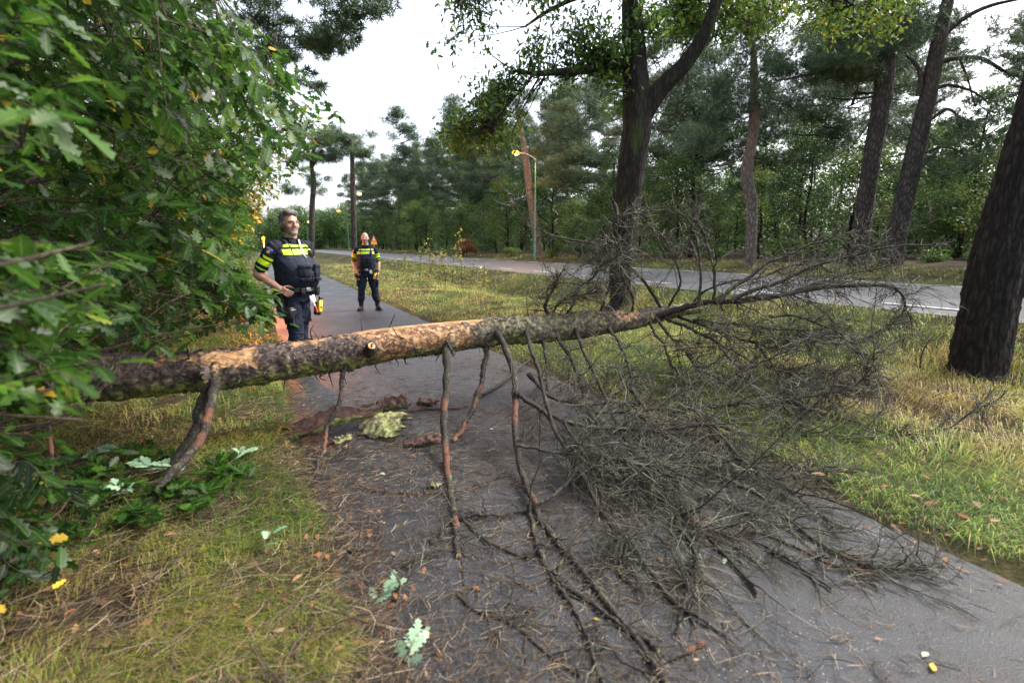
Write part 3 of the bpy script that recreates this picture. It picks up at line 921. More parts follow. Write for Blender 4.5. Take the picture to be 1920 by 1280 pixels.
# dark leaning trunk at the right edge of the picture
gb = ground_at(1828, 702)
DD = gb[1]
dt = empty('leaning_tree', gb, 0, 'thick dark furrowed trunk leaning out of the picture by the dry grass', 'tree')
A = axis_px([(1830, 700, 47, DD), (1850, 600, 44, DD), (1868, 500, 42, DD), (1908, 350, 37, DD), (1952, 200, 34, DD), (1998, 0, 32, DD + .1), (2045, -300, 28, DD + .2), (2060, -800, 22, DD + .4)])
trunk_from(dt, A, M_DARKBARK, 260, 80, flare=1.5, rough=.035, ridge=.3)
mc = MB()
top = A[-1, :3] - np.array(gb)
clump_pine(mc, [(top + np.array([rng.normal(0, 1.2) + 1.2, rng.normal(0, 1.2) - .5, rng.uniform(-.4, 2.6)]), rng.uniform(.6, .9), .35) for _ in range(9)], 120, .15, 9, .012)
mc.build('crown', M_PINEGREEN, dt)

def single_pine(pts, label, clumps, limbs=(), mat=M_PINEBARK, aux1=.7, dens=230, tone=None, size=.16, name='pine_tree'):
    x0, y0, hw0, D0 = pts[0]
    base = at(x0, y0, D0); base[2] = float(gz(base[0], base[1]))
    root = empty(name, base, 0, label, 'tree')
    A = axis_px(pts); A[0, 2] = base[2]
    n = 110
    trunk_from(root, A, mat, n, 30, ridge=.22, rough=.04, aux=np.clip(np.linspace(-.6, 1, n + 1), 0, aux1), limbs=[axis_px(l) for l in limbs])
    mc = MB()
    cl = []
    for (x, y, rpx, flat, D) in clumps:
        r = rpx * D / F
        cl.append((at(x, y, D) - base, r, r * flat))
    clump_pine(mc, cl, dens, size, 10, .016)
    mc.build('crown', M_PINEGREEN, root)
    return root
def scat(n, x0, x1, y0, y1, r0, r1, D, dj=1.0, flat=.45):
    return [(rng.uniform(x0, x1), rng.uniform(y0, y1), rng.uniform(r0, r1), flat, D + rng.uniform(-dj, dj)) for _ in range(n)]
single_pine([(1608, 493, 16, 19.5), (1620, 400, 15, 19.5), (1638, 280, 14.5, 19.5), (1655, 180, 15, 19.5), (1664, 90, 13, 19.5), (1680, -20, 10, 19.5), (1690, -150, 6, 19.5)],
            'tall slightly leaning pine across the road, left one of a close pair',
            scat(10, 1470, 1640, 112, 150, 26, 42, 19.5, .8, .3) + scat(14, 1560, 1720, 0, 110, 26, 45, 19.5, 1.2, .5) + scat(10, 1440, 1600, 20, 110, 22, 40, 19.3, 1) + scat(12, 1560, 1760, -160, 0, 30, 55, 19.5, 1.5),
            [[(1652, 135, 6, 19.5), (1600, 122, 5, 19.4), (1540, 135, 4, 19.2), (1470, 150, 2, 19)], [(1660, 95, 6, 19.5), (1610, 60, 4, 19.5), (1560, 20, 3, 19.2)], [(1650, 190, 3, 19.5), (1630, 230, 2, 19.3), (1600, 270, 1.2, 19)]])
single_pine([(1670, 505, 18, 18.4), (1690, 400, 16, 18.4), (1715, 290, 15, 18.4), (1740, 180, 13, 18.4), (1757, 95, 12, 18.4), (1768, 45, 10, 18.4), (1785, -40, 8, 18.4), (1800, -160, 5, 18.4)],
            'leaning pine with bare crooked branches against the sky, right one of a close pair',
            scat(12, 1680, 1800, 10, 100, 22, 36, 18.4, .8, .5) + scat(10, 1700, 1860, -180, 0, 30, 55, 18.4, 1, .5) + scat(40, 1780, 1930, 60, 150, 9, 18, 18.2, .8, .35) + scat(24, 1790, 1930, 170, 260, 8, 15, 18.4, .8, .35) + scat(44, 1740, 1880, 205, 330, 10, 22, 18.4, .8, .4) + scat(8, 1850, 2000, 0, 60, 12, 24, 18.2, .8, .4),
            [[(1762, 80, 5, 18.4), (1785, 52, 4.5, 18.4), (1815, 30, 4, 18.3), (1860, 10, 3.5, 18.2), (1930, -5, 2, 18.1)], [(1755, 120, 4, 18.4), (1790, 110, 4, 18.3), (1840, 110, 3.5, 18.2), (1890, 138, 2.5, 18.1), (1930, 150, 1.5, 18)], [(1740, 175, 4, 18.4), (1775, 160, 3, 18.4), (1820, 170, 2, 18.3), (1850, 190, 1.4, 18.2)],
             [(1722, 180, 5, 18.4), (1726, 140, 4, 18.4), (1712, 115, 3, 18.4), (1700, 105, 2, 18.4)], [(1738, 230, 3.5, 18.4), (1775, 205, 3, 18.4), (1800, 220, 2, 18.3), (1835, 240, 1.5, 18.2)], [(1728, 290, 3, 18.4), (1770, 275, 2.5, 18.4), (1810, 290, 1.6, 18.3)],
             [(1800, 112, 2, 18.3), (1815, 150, 1.6, 18.2), (1828, 200, 1, 18.2)]], aux1=.35, dens=120)
single_pine([(1407, 495, 10, 21.5), (1410, 410, 10, 21.5), (1408, 370, 10.5, 21.5), (1401, 335, 11, 21.5), (1403, 300, 10, 21.5), (1412, 250, 9, 21.5), (1414, 200, 8, 21.5), (1414, 150, 7, 21.5), (1412, 70, 4, 21.5)],
            'pale pine with an S bend low in its trunk across the road',
            scat(14, 1330, 1430, 80, 240, 22, 42, 21.4, 1.3, .6) + scat(7, 1380, 1450, 30, 110, 20, 34, 21.4, .8, .6) + scat(6, 1290, 1370, 200, 290, 20, 34, 21, .8, .5), mat=M_GREYPINE, aux1=.6)
single_pine([(1011, 470, 8, 38), (1000, 400, 8, 38), (990, 330, 7, 38), (984, 285, 6, 38), (976, 240, 5, 38), (970, 210, 4, 38), (968, 185, 3, 38)],
            'slender leaning pine with a small flat crown right behind the green lamp post',
            scat(9, 935, 1005, 165, 220, 12, 24, 38, 1, .4) + scat(6, 915, 1010, 210, 225, 9, 15, 38, 1, .4), dens=130, size=.3, mat=M_GREYPINE, aux1=.1)
single_pine([(664, 468, 5, 40), (663, 400, 5, 40), (661, 330, 4.5, 40), (660, 285, 4, 40), (658, 262, 3, 40)],
            'lone pine with umbrella shaped crown behind the bald officer',
            scat(18, 615, 700, 252, 292, 10, 18, 40, 1, .4) + scat(10, 660, 722, 282, 330, 8, 14, 40, 1, .45) + scat(8, 600, 650, 245, 275, 10, 18, 40, 1, .5), dens=130, size=.32)
single_pine([(582, 462, 5, 41), (585, 400, 5, 41), (588, 340, 4.5, 41), (584, 310, 4, 41), (590, 270, 3, 41)],
            'forked pine with broad dark crown rising behind the grey haired officer',
            scat(26, 540, 655, 235, 305, 12, 22, 41, 1.2, .5) + scat(14, 535, 620, 290, 370, 10, 18, 41, 1, .5), [[(586, 312, 3, 41), (597, 295, 2.5, 41), (605, 280, 2, 41)]], dens=130, size=.32)

# long grass standing round the trunk feet
for (tx, ty), rr_, nn_ in ((oak.location[:2], .55, 1500), (dt.location[:2], .6, 2200)):
    a_ = rng.uniform(0, 6.28, nn_); q_ = rr_ * rng.uniform(.5, 1.25, nn_)
    xx_ = tx + np.cos(a_) * q_; yy_ = ty + np.sin(a_) * q_
    mb = MB(); blades(mb, xx_, yy_, gz(xx_, yy_), rng.uniform(.1, .34, nn_), np.full(nn_, .003), rng.uniform(.2, .9, nn_), rng.uniform(0, 6.28, nn_), np.clip(rng.normal(.36, .16, nn_), 0, 1))
    tag(mb.build('grass', M_GRASS), kind='stuff')
# --- foliage along the left of the path
def in_poly(x, y, poly):
    c = np.zeros(len(x), bool); j = len(poly) - 1
    for i in range(len(poly)):
        xi, yi = poly[i]; xj, yj = poly[j]
        c ^= ((yi > y) != (yj > y)) & (x < (xj - xi) * (y - yi) / (yj - yi + 1e-9) + xi)
        j = i
    return c
LEFTPOLY = [(-500, -350), (410, -350), (420, 30), (500, 70), (540, 130), (575, 180), (612, 205), (606, 250), (560, 300), (548, 345), (500, 395), (470, 430), (452, 480), (485, 520), (522, 548), (515, 590), (480, 640), (340, 625), (330, 660), (215, 665), (160, 700), (60, 800), (-500, 900)]
def leafy_tree(label, base, height, D0, D1, n, nl, poly, lsize, tone, twig=.6, trunk_r=.05, kind='oak', group=None, name='young_oak', limbs_n=14, mat=None):
    """young tree whose sprays fill a volume: trunk, limbs, twigs, crown of lobed leaves."""
    base = np.array([base[0], base[1], float(gz(base[0], base[1]))])
    root = empty(name, base, 0, label, 'tree', group)
    xs = []; 
    px = np.array(poly); x0, y0 = px.min(0); x1, y1 = px.max(0)
    P = []
    while len(P) < n:
        m_ = 400
        X = rng.uniform(x0, x1, m_); Y = rng.uniform(y0, y1, m_)
        k = in_poly(X, Y, poly); X, Y = X[k], Y[k]
        Dd = rng.uniform(D0, D1, len(X))
        for a, b, c in zip(X, Y, Dd):
            p = at(a, b, c)
            if p[2] > float(gz(p[0], p[1])) + .12: P.append(p)
    P = np.array(P[:n]) - base
    mt = MB()
    wob = rng.normal(0, .05, (8, 2)).cumsum(0)
    zt = np.linspace(-.2, height, 8)
    axis = np.stack([wob[:, 0], wob[:, 1], zt], -1)
    tubes(mt, axis, (trunk_r * np.linspace(1.2, .25, 8))[None], 9, rough=.1)
    mtw = MB(); mc = MB()
    PROT_X0, PROT_X1, PROT_Y0, PROT_Y1 = 462, 640, 330, 535
    # limbs to seed points; every spray hangs on the nearest limb
    seeds = P[rng.choice(n, min(limbs_n, n), replace=False)]
    LP = [axis]
    for e in seeds:
        zb = np.clip(e[2] * .55, .1, height * .95)
        b = np.array([np.interp(zb, zt, axis[:, 0]), np.interp(zb, zt, axis[:, 1]), zb])
        ln_ = np.linalg.norm(e - b)
        c = smooth_curve([b, b * .65 + e * .35 + rng.normal(0, .07 * ln_, 3), b * .3 + e * .7 + np.array([0, 0, .1 * ln_]) + rng.normal(0, .06 * ln_, 3), e], 12)
        lx_, ly_ = project(c + base)
        if ((lx_ > PROT_X0 - 8) & (lx_ < PROT_X1) & (ly_ > PROT_Y0) & (ly_ < PROT_Y1) & (c[:, 1] + base[1] < 8.5)).any(): continue
        LP.append(c)
        tubes(mt, c, np.linspace(trunk_r * .28, .004, 12)[None], 6, rough=.15)
    LP = np.vstack(LP)
    mt.build('trunk', mat or M_TWIGBARK, root)
    K = 7
    starts = []
    for p in P:
        d2 = ((LP - p) ** 2).sum(1)
        starts.append(LP[np.argmin(d2)])
    starts = np.array(starts)
    dv = P - starts; dl = np.linalg.norm(dv, axis=1, keepdims=True)
    starts = np.where(dl > 1.3, P - dv / np.maximum(dl, 1e-6) * 1.3, starts)
    PROT_X0, PROT_X1, PROT_Y0, PROT_Y1 = 462, 640, 330, 535
    dirv = nrm(P - starts + rng.normal(0, .1, P.shape) + np.array([NX, NY, -.1]) * .25)
    ext = P + dirv * twig * rng.uniform(.5, 1.1, (n, 1)) + np.array([0, 0, -.25]) * twig + rng.normal(0, .12, P.shape) * twig
    ex_, ey_ = project(ext + base); okk = in_poly(ex_, ey_, poly)
    starts, P, ext = starts[okk], P[okk], ext[okk]; n = len(P)
    u = np.linspace(0, 1, K)[None, :, None]
    C = starts[:, None] * (1 - u) ** 2 + 2 * u * (1 - u) * P[:, None] + u * u * ext[:, None]
    cx_, cy_ = project((C + base).reshape(-1, 3)); cdep = (C[..., 1] + base[1]).ravel()
    hit = ((cx_ > PROT_X0 - 8) & (cx_ < PROT_X1) & (cy_ > PROT_Y0) & (cy_ < PROT_Y1) & (cdep < 8.5)).reshape(n, K).any(1)
    tubes(mtw, C[~hit], np.linspace(.0045, .0015, K)[None] * np.ones((int((~hit).sum()), 1)), 4)
    mtw.build('twigs', M_TWIGBARK, root)
    uu = (np.linspace(.35, 1.0, nl)[None, :] + rng.normal(0, .05, (n, nl)))[:, :, None]
    p = starts[:, None] * (1 - uu) ** 2 + 2 * uu * (1 - uu) * P[:, None] + uu * uu * ext[:, None]
    tan = nrm(ext - P)[:, None, :]
    side = nrm(np.cross(tan, np.array([0, 0, 1.])))
    sg = np.where(np.arange(nl) % 2, 1, -1)[None, :, None]
    d = tan * .7 + side * sg * .9 + rng.normal(0, .45, (n, nl, 3)) + np.array([0, 0, -.35])
    nn = np.array([0, 0, 1.]) + rng.normal(0, .55, (n, nl, 3)) + np.array([NX, NY, 0]) * .2
    tn = np.clip(tone + rng.normal(0, .14, (n, 1)) + rng.normal(0, .12, (n, nl)), 0, .93)
    tn = np.where(rng.random((n, nl)) < .012, 1.0, tn)
    sz = rng.uniform(.6, 1.15, (n, nl)) * lsize
    pf = p.reshape(-1, 3); hx_, hy_ = project(pf + base)
    kk_ = ~((hx_ > PROT_X0) & (hx_ < PROT_X1) & (hy_ > PROT_Y0) & (hy_ < PROT_Y1) & (pf[:, 1] + base[1] < 8.5))
    leaves(mc, pf[kk_], d.reshape(-1, 3)[kk_], nn.reshape(-1, 3)[kk_], sz.ravel()[kk_], tn.ravel()[kk_], kind)
    mc.build('crown', M_OAKLEAF, root)
    return root
NEAR1 = [(-420, 430), (120, 440), (260, 470), (345, 520), (300, 565), (225, 600), (190, 650), (215, 770), (150, 790), (60, 700), (-60, 820), (-420, 900)]
NEAR2 = [(-420, -300), (150, -300), (170, 60), (210, 190), (140, 260), (60, 330), (-420, 430)]
OFFSPRAY = [(395, 470), (470, 500), (518, 545), (515, 600), (485, 640), (430, 600), (340, 560), (330, 470)]
leafy_tree('young oak with large wet lobed leaves closest to the camera at the left edge', st2xy(-1.75, 1.0), 2.6, 1.15, 1.9, 170, 9, NEAR1, .105, .52, .28, .03)
leafy_tree('young oak whose blurred leafy top fills the upper left corner', st2xy(-2.3, 1.5), 4.2, 1.3, 2.3, 150, 9, NEAR2, .105, .5, .3, .035)
leafy_tree('leafy oak sapling reaching out in front of the grey haired officer', st2xy(-1.6, 3.2), 2.4, 3.3, 4.2, 110, 10, OFFSPRAY, .105, .48, .25, .03)
leafy_tree('broad young oak hanging over the left end of the fallen trunk', st2xy(-2.6, 3.2), 5.5, 2.4, 4.4, 1100, 12, [p for p in LEFTPOLY], .115, .46, .4, .06, limbs_n=40)
leafy_tree('taller oak behind the first, drooping twigs against the sky left of the path', st2xy(-2.4, 6.4), 7.5, 4.6, 7.5, 1900, 11, [(x + (30 if y > 100 else 0), y) for x, y in LEFTPOLY], .115, .5, .45, .09, limbs_n=50)
leafy_tree('dark leafy undergrowth shoots along the far left edge below the trunk', st2xy(-1.5, 1.9), .9, 1.5, 2.9, 150, 9, [(-420, 770), (60, 790), (130, 830), (215, 900), (190, 980), (110, 1060), (40, 1150), (-420, 1260)], .095, .3, .22, .02, name='oak_shoots', limbs_n=24)
leafy_tree('few blurred green oak shoots low in the bottom left corner', st2xy(-1.15, .75), .5, 1.1, 1.6, 22, 8, [(-420, 1090), (20, 1100), (60, 1160), (30, 1230), (-420, 1300)], .08, .4, .15, .015, name='oak_shoots', limbs_n=6)
leafy_tree('low leafy oak shoots filling the verge behind the left end of the trunk', st2xy(-1.9, 7.4), 2.6, 5.2, 8.2, 520, 10, [(60, 300), (470, 330), (490, 400), (462, 450), (458, 500), (470, 545), (440, 600), (330, 640), (300, 690), (-100, 720)], .11, .45, .3, .03, limbs_n=30)
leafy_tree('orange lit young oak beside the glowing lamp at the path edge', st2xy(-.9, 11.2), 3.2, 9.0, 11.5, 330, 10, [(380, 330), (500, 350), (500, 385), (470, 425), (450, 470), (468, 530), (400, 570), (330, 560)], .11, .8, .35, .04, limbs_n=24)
leafy_tree('yellowing oak by the path edge just behind the grey haired officer', st2xy(-2.2, 11.5), 7.0, 9.5, 13.5, 1300, 10, [(150, 0), (480, 60), (560, 190), (612, 215), (560, 300), (548, 350), (505, 400), (470, 450), (440, 520), (150, 560)], .12, .72, .5, .09, limbs_n=40)
# pale trunk glimpsed through the oak leaves, with a pine crown over the top of the picture
single_pine([(215, 520, 13, 9.5), (250, 230, 12, 9.5), (268, 165, 12, 9.5), (300, 70, 10, 9.5), (318, 0, 9, 9.5), (350, -150, 7, 9.5)],
            'crooked pale trunked pine glimpsed through the oak leaves at upper left',
            scat(26, 380, 640, -40, 120, 20, 46, 9.5, 1.2, .35) + scat(12, 470, 620, 90, 170, 12, 26, 9.8, 1, .35) + scat(10, 620, 745, -30, 50, 18, 36, 8.5, .7, .4) + scat(6, 640, 700, 40, 105, 7, 12, 8.5, .5, .5) + scat(20, 300, 700, -220, -30, 30, 60, 9.5, 1.5, .4),
            [[(312, 40, 6, 9.5), (360, 20, 5, 9.5), (420, -10, 4, 9.4)], [(300, 80, 5, 9.5), (380, 55, 4, 9.5), (470, 68, 3, 9.5), (570, 70, 1.5, 9.4)], [(175, 145, 4, 9.3), (250, 128, 5, 9.4), (330, 110, 4, 9.4), (410, 62, 3, 9.4)], [(345, -130, 6, 9.5), (470, -90, 5, 9.2), (600, -40, 4, 8.8), (700, 10, 2, 8.5)]],
            mat=M_PALEBARK, aux1=0, dens=420, size=.13)

# --- bushes and weeds
def bush(name, label, x, y, D, rpx, hpx, tone, leafm, cat='bush', size=.07, n=9, dens=500, group=None, mat=None):
    base = at(x, y, D); base[2] = float(gz(base[0], base[1]))
    root = empty(name, base, 0, label, cat, group)
    r = rpx * D / F; h = hpx * D / F
    ms = MB(); cl = []
    for i in range(n):
        a = rng.uniform(0, 6.28); e = np.array([math.cos(a) * r * rng.uniform(.1, .8), math.sin(a) * r * rng.uniform(.1, .8), h * rng.uniform(.25, .9)])
        tubes(ms, smooth_curve([(e[0] * .1, e[1] * .1, -.05), e * .6 + [0, 0, .1 * h], e], 6), np.linspace(.02, .005, 6)[None], 4)
        cl.append((e, r * rng.uniform(.35, .55), h * rng.uniform(.15, .28)))
    ms.build('stems', M_TWIGBARK, root)
    mc = MB(); clump_leaf(mc, cl, dens / max(r, .3), size, 'plain', tone); mc.build('foliage', leafm, root)
    return root
M_REDLEAF = leafmat('rusty_leaves', [(0, (.08, .03, .015)), (.5, (.2, .075, .04)), (1, (.3, .15, .06))], .6, .3, .3)
M_WEED = leafmat('weed_leaves', [(0, (.06, .10, .015)), (.5, (.17, .2, .03)), (1, (.42, .34, .05))], .4, .45, .5)
bush('rusty_bush', 'rusty red bush at the forest edge beyond the road', 874, 470, 47, 20, 30, .5, M_REDLEAF, size=.2, dens=700)
bush('holly_bush', 'big dark glossy evergreen bush behind the right hand pine pair', 1790, 470, 23, 85, 130, .4, M_BGLEAF, size=.09, n=24, dens=1100)
for i, (x, y, D, r, h, tn) in enumerate([(1040, 478, 36, 26, 26, .5), (1085, 478, 34, 30, 30, .45), (1135, 482, 31, 30, 24, .5), (960, 474, 42, 24, 18, .45), (1250, 480, 28, 34, 34, .35), (1340, 482, 25, 30, 30, .4), (1480, 485, 23, 40, 40, .35), (1545, 490, 22, 30, 34, .4), (1750, 495, 19, 34, 20, .5), (1860, 480, 21, 44, 60, .3)]):
    bush('low_bush', 'low grey green bush in the undergrowth at the forest edge', x, y, D, r, h, tn, M_BGLEAF, size=.12, n=10, dens=420, group='low bushes at the forest edge')
def weed(label, x, y0, y1, D, lean, group=None, tone=.6):
    b = at(x, y0, D); b[2] = float(gz(b[0], b[1])); e = at(x + lean, y1, D)
    root = empty('weed', b, 0, label, 'plant', group)
    ms = MB(); mc = MB()
    c = smooth_curve([(0, 0, -.03), (e - b) * .5 + rng.normal(0, .03, 3), e - b], 10)
    tubes(ms, c, np.linspace(.012, .004, 10)[None], 5)
    m_ = 46
    idx = rng.integers(2, 10, m_); p = c[idx] + rng.normal(0, .05, (m_, 3))
    d = rng.normal(0, 1, (m_, 3)); d[:, 2] += .2
    p2 = p + nrm(d) * rng.uniform(.05, .2, (m_, 1)) * np.linspace(1.3, .5, 10)[idx][:, None]
    tubes(ms, np.stack([p, p2], 1), np.full((m_, 2), .003), 3)
    leaves(mc, p2, d, rng.normal(0, .6, (m_, 3)) + [0, 0, 1], rng.uniform(.08, .16, m_), np.clip(rng.normal(tone, .2, m_), 0, 1), 'plain')
    ms.build('stem', M_TWIGBARK, root); mc.build('foliage', M_WEED, root)
weed('tallest thin yellow green weed standing straight on the verge in front of the road', 865, 522, 432, 19.5, -2, tone=.8)
for i, (x, y0, y1, D, ln) in enumerate([(785, 510, 465, 21.5, 6), (806, 515, 452, 20.8, -3), (822, 520, 470, 20, 6), (836, 520, 476, 20, -8), (848, 525, 470, 19.3, 4), (800, 512, 478, 21, 14), (770, 505, 478, 22.5, -5), (905, 530, 498, 18.5, 3), (880, 527, 490, 19, 8), (757, 502, 480, 24, 3)]):
    weed('leafy yellow green weed in the clump on the verge behind the bald officer', x, y0, y1, D, ln, 'weeds on the verge', tone=.5 + .3 * (i % 2))
# ------------------------------------------------------------------ the fallen tree
P0 = at(640, 662, 3.95)
def on_fall(x, y):
    """point on the vertical plane in which the trunk lies, square across the path"""
    r = ray(x, y)
    n = np.array([-NY, NX])                    # plane normal (in plan)
    t = ((P0[:2] - CAM[:2]) @ n) / (r[:2] @ n)
    return CAM + r * t
TR = [(-130, 735, 50), (0, 722, 47), (130, 710, 45), (300, 699, 43), (420, 690, 40), (560, 668, 37), (640, 660, 34), (760, 641, 32), (900, 627, 30), (1000, 617, 27), (1100, 607, 24), (1180, 597, 19), (1240, 588, 14), (1310, 578, 9)]
TA = []
for x, y, hw in TR:
    p = on_fall(x, y); TA.append((*p, hw * p[1] / F * .97))
TA = np.array(TA)
nK, nM = 620, 110
TC = smooth_curve(TA, nK)
_k = np.arange(nK)
TC[:, 2] += .012 * np.sin(_k * .021 + 1) + .007 * np.sin(_k * .057)
TC[:, 1] += .012 * np.sin(_k * .017 + 2)
TC[:, 3] *= 1 + .045 * np.sin(_k * .031) + .03 * np.sin(_k * .083 + 1)
def trunk_at_px(x):
    X, Y = project(TC[:, :3]); return TC[np.argmin(abs(X - x))]
fallen = empty('fallen_tree', (float(TA[6, 0]), float(TA[6, 1]), 0), 0, 'fallen dead pine lying across the cycle path with bark torn off and bare spreading branches', 'tree')
FO = np.array(fallen.location)
def make_trunk_mat():
    m, nt, b = newmat('fallen_trunk')
    v = coords(nt, (18, 18, 18))
    n1 = N(nt, 'TexNoise', Scale=1.0, Detail=8.0, Roughness=.7, Distortion=.5); L(nt, v, n1.inputs['Vector'])
    n2 = N(nt, 'TexNoise', Scale=.22, Detail=5.0); L(nt, v, n2.inputs['Vector'])
    vo = N(nt, 'TexVoronoi', Scale=1.2); L(nt, v, vo.inputs['Vector'])
    bark = ramp(nt, n1.outputs[0], [(.32, (.012, .01, .009)), (.5, (.08, .066, .054)), (.72, (.26, .22, .18))])
    red = ramp(nt, n1.outputs[0], [(.32, (.01, .007, .006)), (.52, (.07, .048, .042)), (.74, (.24, .18, .16))])
    bark = mixc(nt, attr(nt, 'rnd'), red, bark)
    grn = ramp(nt, n1.outputs[0], [(.32, (.02, .02, .007)), (.5, (.13, .135, .03)), (.72, (.36, .38, .12))])
    mossf = N(nt, 'Attribute', attribute_name='moss').outputs['Fac']
    k = math_(nt, 'MULTIPLY', mossf, ramp(nt, n2.outputs[0], [(.32, (.15,) * 3), (.55, (1, 1, 1))]))
    bark = mixc(nt, k, bark, grn)
    v2 = coords(nt, (5, 30, 30))
    n3 = N(nt, 'TexNoise', Scale=1.0, Detail=6.0, Roughness=.7, Distortion=1.2); L(nt, v2, n3.inputs['Vector'])
    n5 = N(nt, 'TexNoise', Scale=1.1, Detail=7.0, Roughness=.75); L(nt, v, n5.inputs['Vector'])
    wood = ramp(nt, n3.outputs[0], [(.28, (.08, .03, .013)), (.42, (.23, .105, .045)), (.55, (.45, .265, .125)), (.75, (.64, .48, .31))])
    spots = ramp(nt, n5.outputs[0], [(.47, (0, 0, 0)), (.53, (.9,) * 3)])
    wood = mixc(nt, math_(nt, 'MULTIPLY', spots, N(nt, 'Attribute', attribute_name='spot').outputs['Fac']), wood, (.05, .025, .016))
    c = mixc(nt, attr(nt, 'aux'), bark, wood)
    L(nt, c, b.inputs['Base Color'])
    b.inputs['Roughness'].default_value = .8
    b.inputs['Specular IOR Level'].default_value = .35
    bump(nt, b, n1.outputs[0], .9, .012)
    return m
M_FTRUNK = make_trunk_mat()
M_WOOD = plain('splintered_wood', (.5, .3, .14), .75, var=.35, scale=40, bmp=.01)
M_BRANCH = barkmat('branch_bark', (.010, .008, .007), (.075, .062, .05), 34, .5, moss=((.13, .14, .055), .12), dist=.004)
def make_twig_mat():
    m, nt, b = newmat('dead_twigs')
    c = ramp(nt, attr(nt, 'rnd'), [(0, (.008, .007, .006)), (.35, (.036, .033, .025)), (.6, (.095, .09, .066)), (1, (.32, .3, .22))])
    L(nt, c, b.inputs['Base Color']); b.inputs['Roughness'].default_value = .85; b.inputs['Specular IOR Level'].default_value = .25
    return m
M_TWIG = make_twig_mat()
# trunk mesh: bark, torn patches and lichen are real regions with real relief
Tt = nrm(np.gradient(TC[:, :3], axis=0))
n1 = nrm(np.cross(Tt, [0, 0, 1.])); n2 = np.cross(n1, Tt)    # n2 up-ish, n1 toward the camera side or away
if n1[0, 1] > 0: n1 = -n1
ang = np.arange(nM) / nM * 2 * np.pi                           # 0 = toward camera, 90 = up
PXk, _ = project(TC[:, :3])
U, AG = np.meshgrid(PXk, ang, indexing='ij')
kk = np.arange(nK)[:, None] * .014 * np.ones((1, nM))
# seamless noise round the trunk
def cyl(fr, k, o=4):
    return fbm(kk * fr * 9 + 50, (np.cos(AG) * 1.1 + 3) * fr * 2.2, k, o) * .5 + fbm(kk * fr * 9 + 20, (np.sin(AG) * 1.1 + 3) * fr * 2.2, k + 7, o) * .5
nz = cyl(2.0, 3, 4) - .5; nf = cyl(6.0, 13, 3) - .5
deg = np.degrees(AG); deg = np.where(deg > 180, deg - 360, deg)
def patch(u0, u1, a0, a1, soft=14.):
    du = np.minimum(U - u0, u1 - U) / soft
    da = np.minimum(deg - a0, a1 - deg) / 12.
    return np.minimum(du, da)
f = np.full(U.shape, -9.)
for a in [(668, 872, -22, 150), (640, 905, 62, 160), (374, 476, 16, 80), (300, 420, 48, 66), (840, 872, -45, 30), (1150, 1190, 15, 80), (560, 640, 60, 110), (1225, 1262, -60, 5), (690, 760, -60, 0)]:
    f = np.maximum(f, patch(*a))
bare = np.clip((f + nz * 9 + nf * 4) * 1.6 + .2, 0, 1)
moss = np.clip((-deg - 2 + nz * 130) / 30, 0, 1) * (deg < 60) * (deg > -140)
moss = np.clip(moss * np.interp(U, [100, 300, 860, 900, 1100, 1300], [.75, 1, 1, .95, .7, .4]) + np.clip((U - 880) / 40, 0, .45) * (nz > -.05), 0, 1)
knot = sum(np.exp(-((U - u) / w) ** 2 - ((deg - a) / b) ** 2) * h for u, w, a, b, h in [(692, 9, 8, 22, .05), (395, 16, -30, 35, .06), (380, 14, -8, 25, .04), (836, 9, -25, 30, .035), (932, 10, 5, 25, .03), (912, 9, -45, 25, .025), (650, 7, -60, 25, .03), (1140, 8, -10, 25, .02), (1228, 9, -5, 25, .02)])
bare = bare * (1 - np.clip(knot * 40, 0, 1))
relief = (1 - bare) * (.012 + nz * .05 + nf * .045) + bare * nf * .006 + knot
rad = TC[:, 3][:, None] * .94 + relief * np.interp(U, [300, 1200], [1, .55])
V = TC[:, None, :3] - FO + rad[:, :, None] * (n1[:, None] * np.cos(AG)[:, :, None] + n2[:, None] * np.sin(AG)[:, :, None])
i, j = np.meshgrid(np.arange(nK - 1), np.arange(nM), indexing='ij')
q = np.stack([i * nM + j, i * nM + (j + 1) % nM, (i + 1) * nM + (j + 1) % nM, (i + 1) * nM + j], -1).reshape(-1, 4)
mt = MB()
greyness = np.clip((U - 800) / 90, 0, 1) * .9 + .12 + nz * .5
mt.add(V.reshape(-1, 3), q=q, rnd=np.clip(greyness, 0, 1).ravel(), aux=bare.ravel())
me = mt.mesh('trunk')
spot = np.interp(U, [380, 470, 600, 700, 900], [.1, .2, .9, 1, .8])
spot = np.where(deg > 70, spot * .25, spot)
for nm, arr in (('moss', moss), ('spot', spot)):
    a_ = me.attributes.new(nm, 'FLOAT', 'POINT'); a_.data.foreach_set('value', arr.astype(np.float32).ravel())
link('trunk', me, M_FTRUNK, fallen)
# loose flakes of bark standing off the trunk, thickest round the torn patches
M_FLAKE = barkmat('bark_flakes', (.02, .014, .012), (.16, .125, .105), 26, .6, dist=.006)
Vr = V.reshape(nK, nM, 3)
nf_ = 0; fp = []; fd = []; fn = []
edge_w = np.exp(-((f + nz * 9) / 3.0) ** 2)
while nf_ < 1500:
    a_, b_ = rng.integers(40, nK - 30), rng.integers(0, nM)
    if bare[a_, b_] > .4 or deg[a_, b_] < -120 or rng.random() > .25 + edge_w[a_, b_] * 3: continue
    nr = nrm(n1[a_] * math.cos(ang[b_]) + n2[a_] * math.sin(ang[b_]))
    tg = nrm(Tt[a_] * rng.choice([-1, 1]) + np.cross(Tt[a_], nr) * rng.normal(0, .5) + nr * rng.uniform(.02, .4))
    fp.append(Vr[a_, b_] + nr * .002); fd.append(tg); fn.append(nr); nf_ += 1
mf = MB()
leaves(mf, np.array(fp), np.array(fd), np.array(fn), rng.uniform(.02, .06, nf_), rng.random(nf_), 'plain')
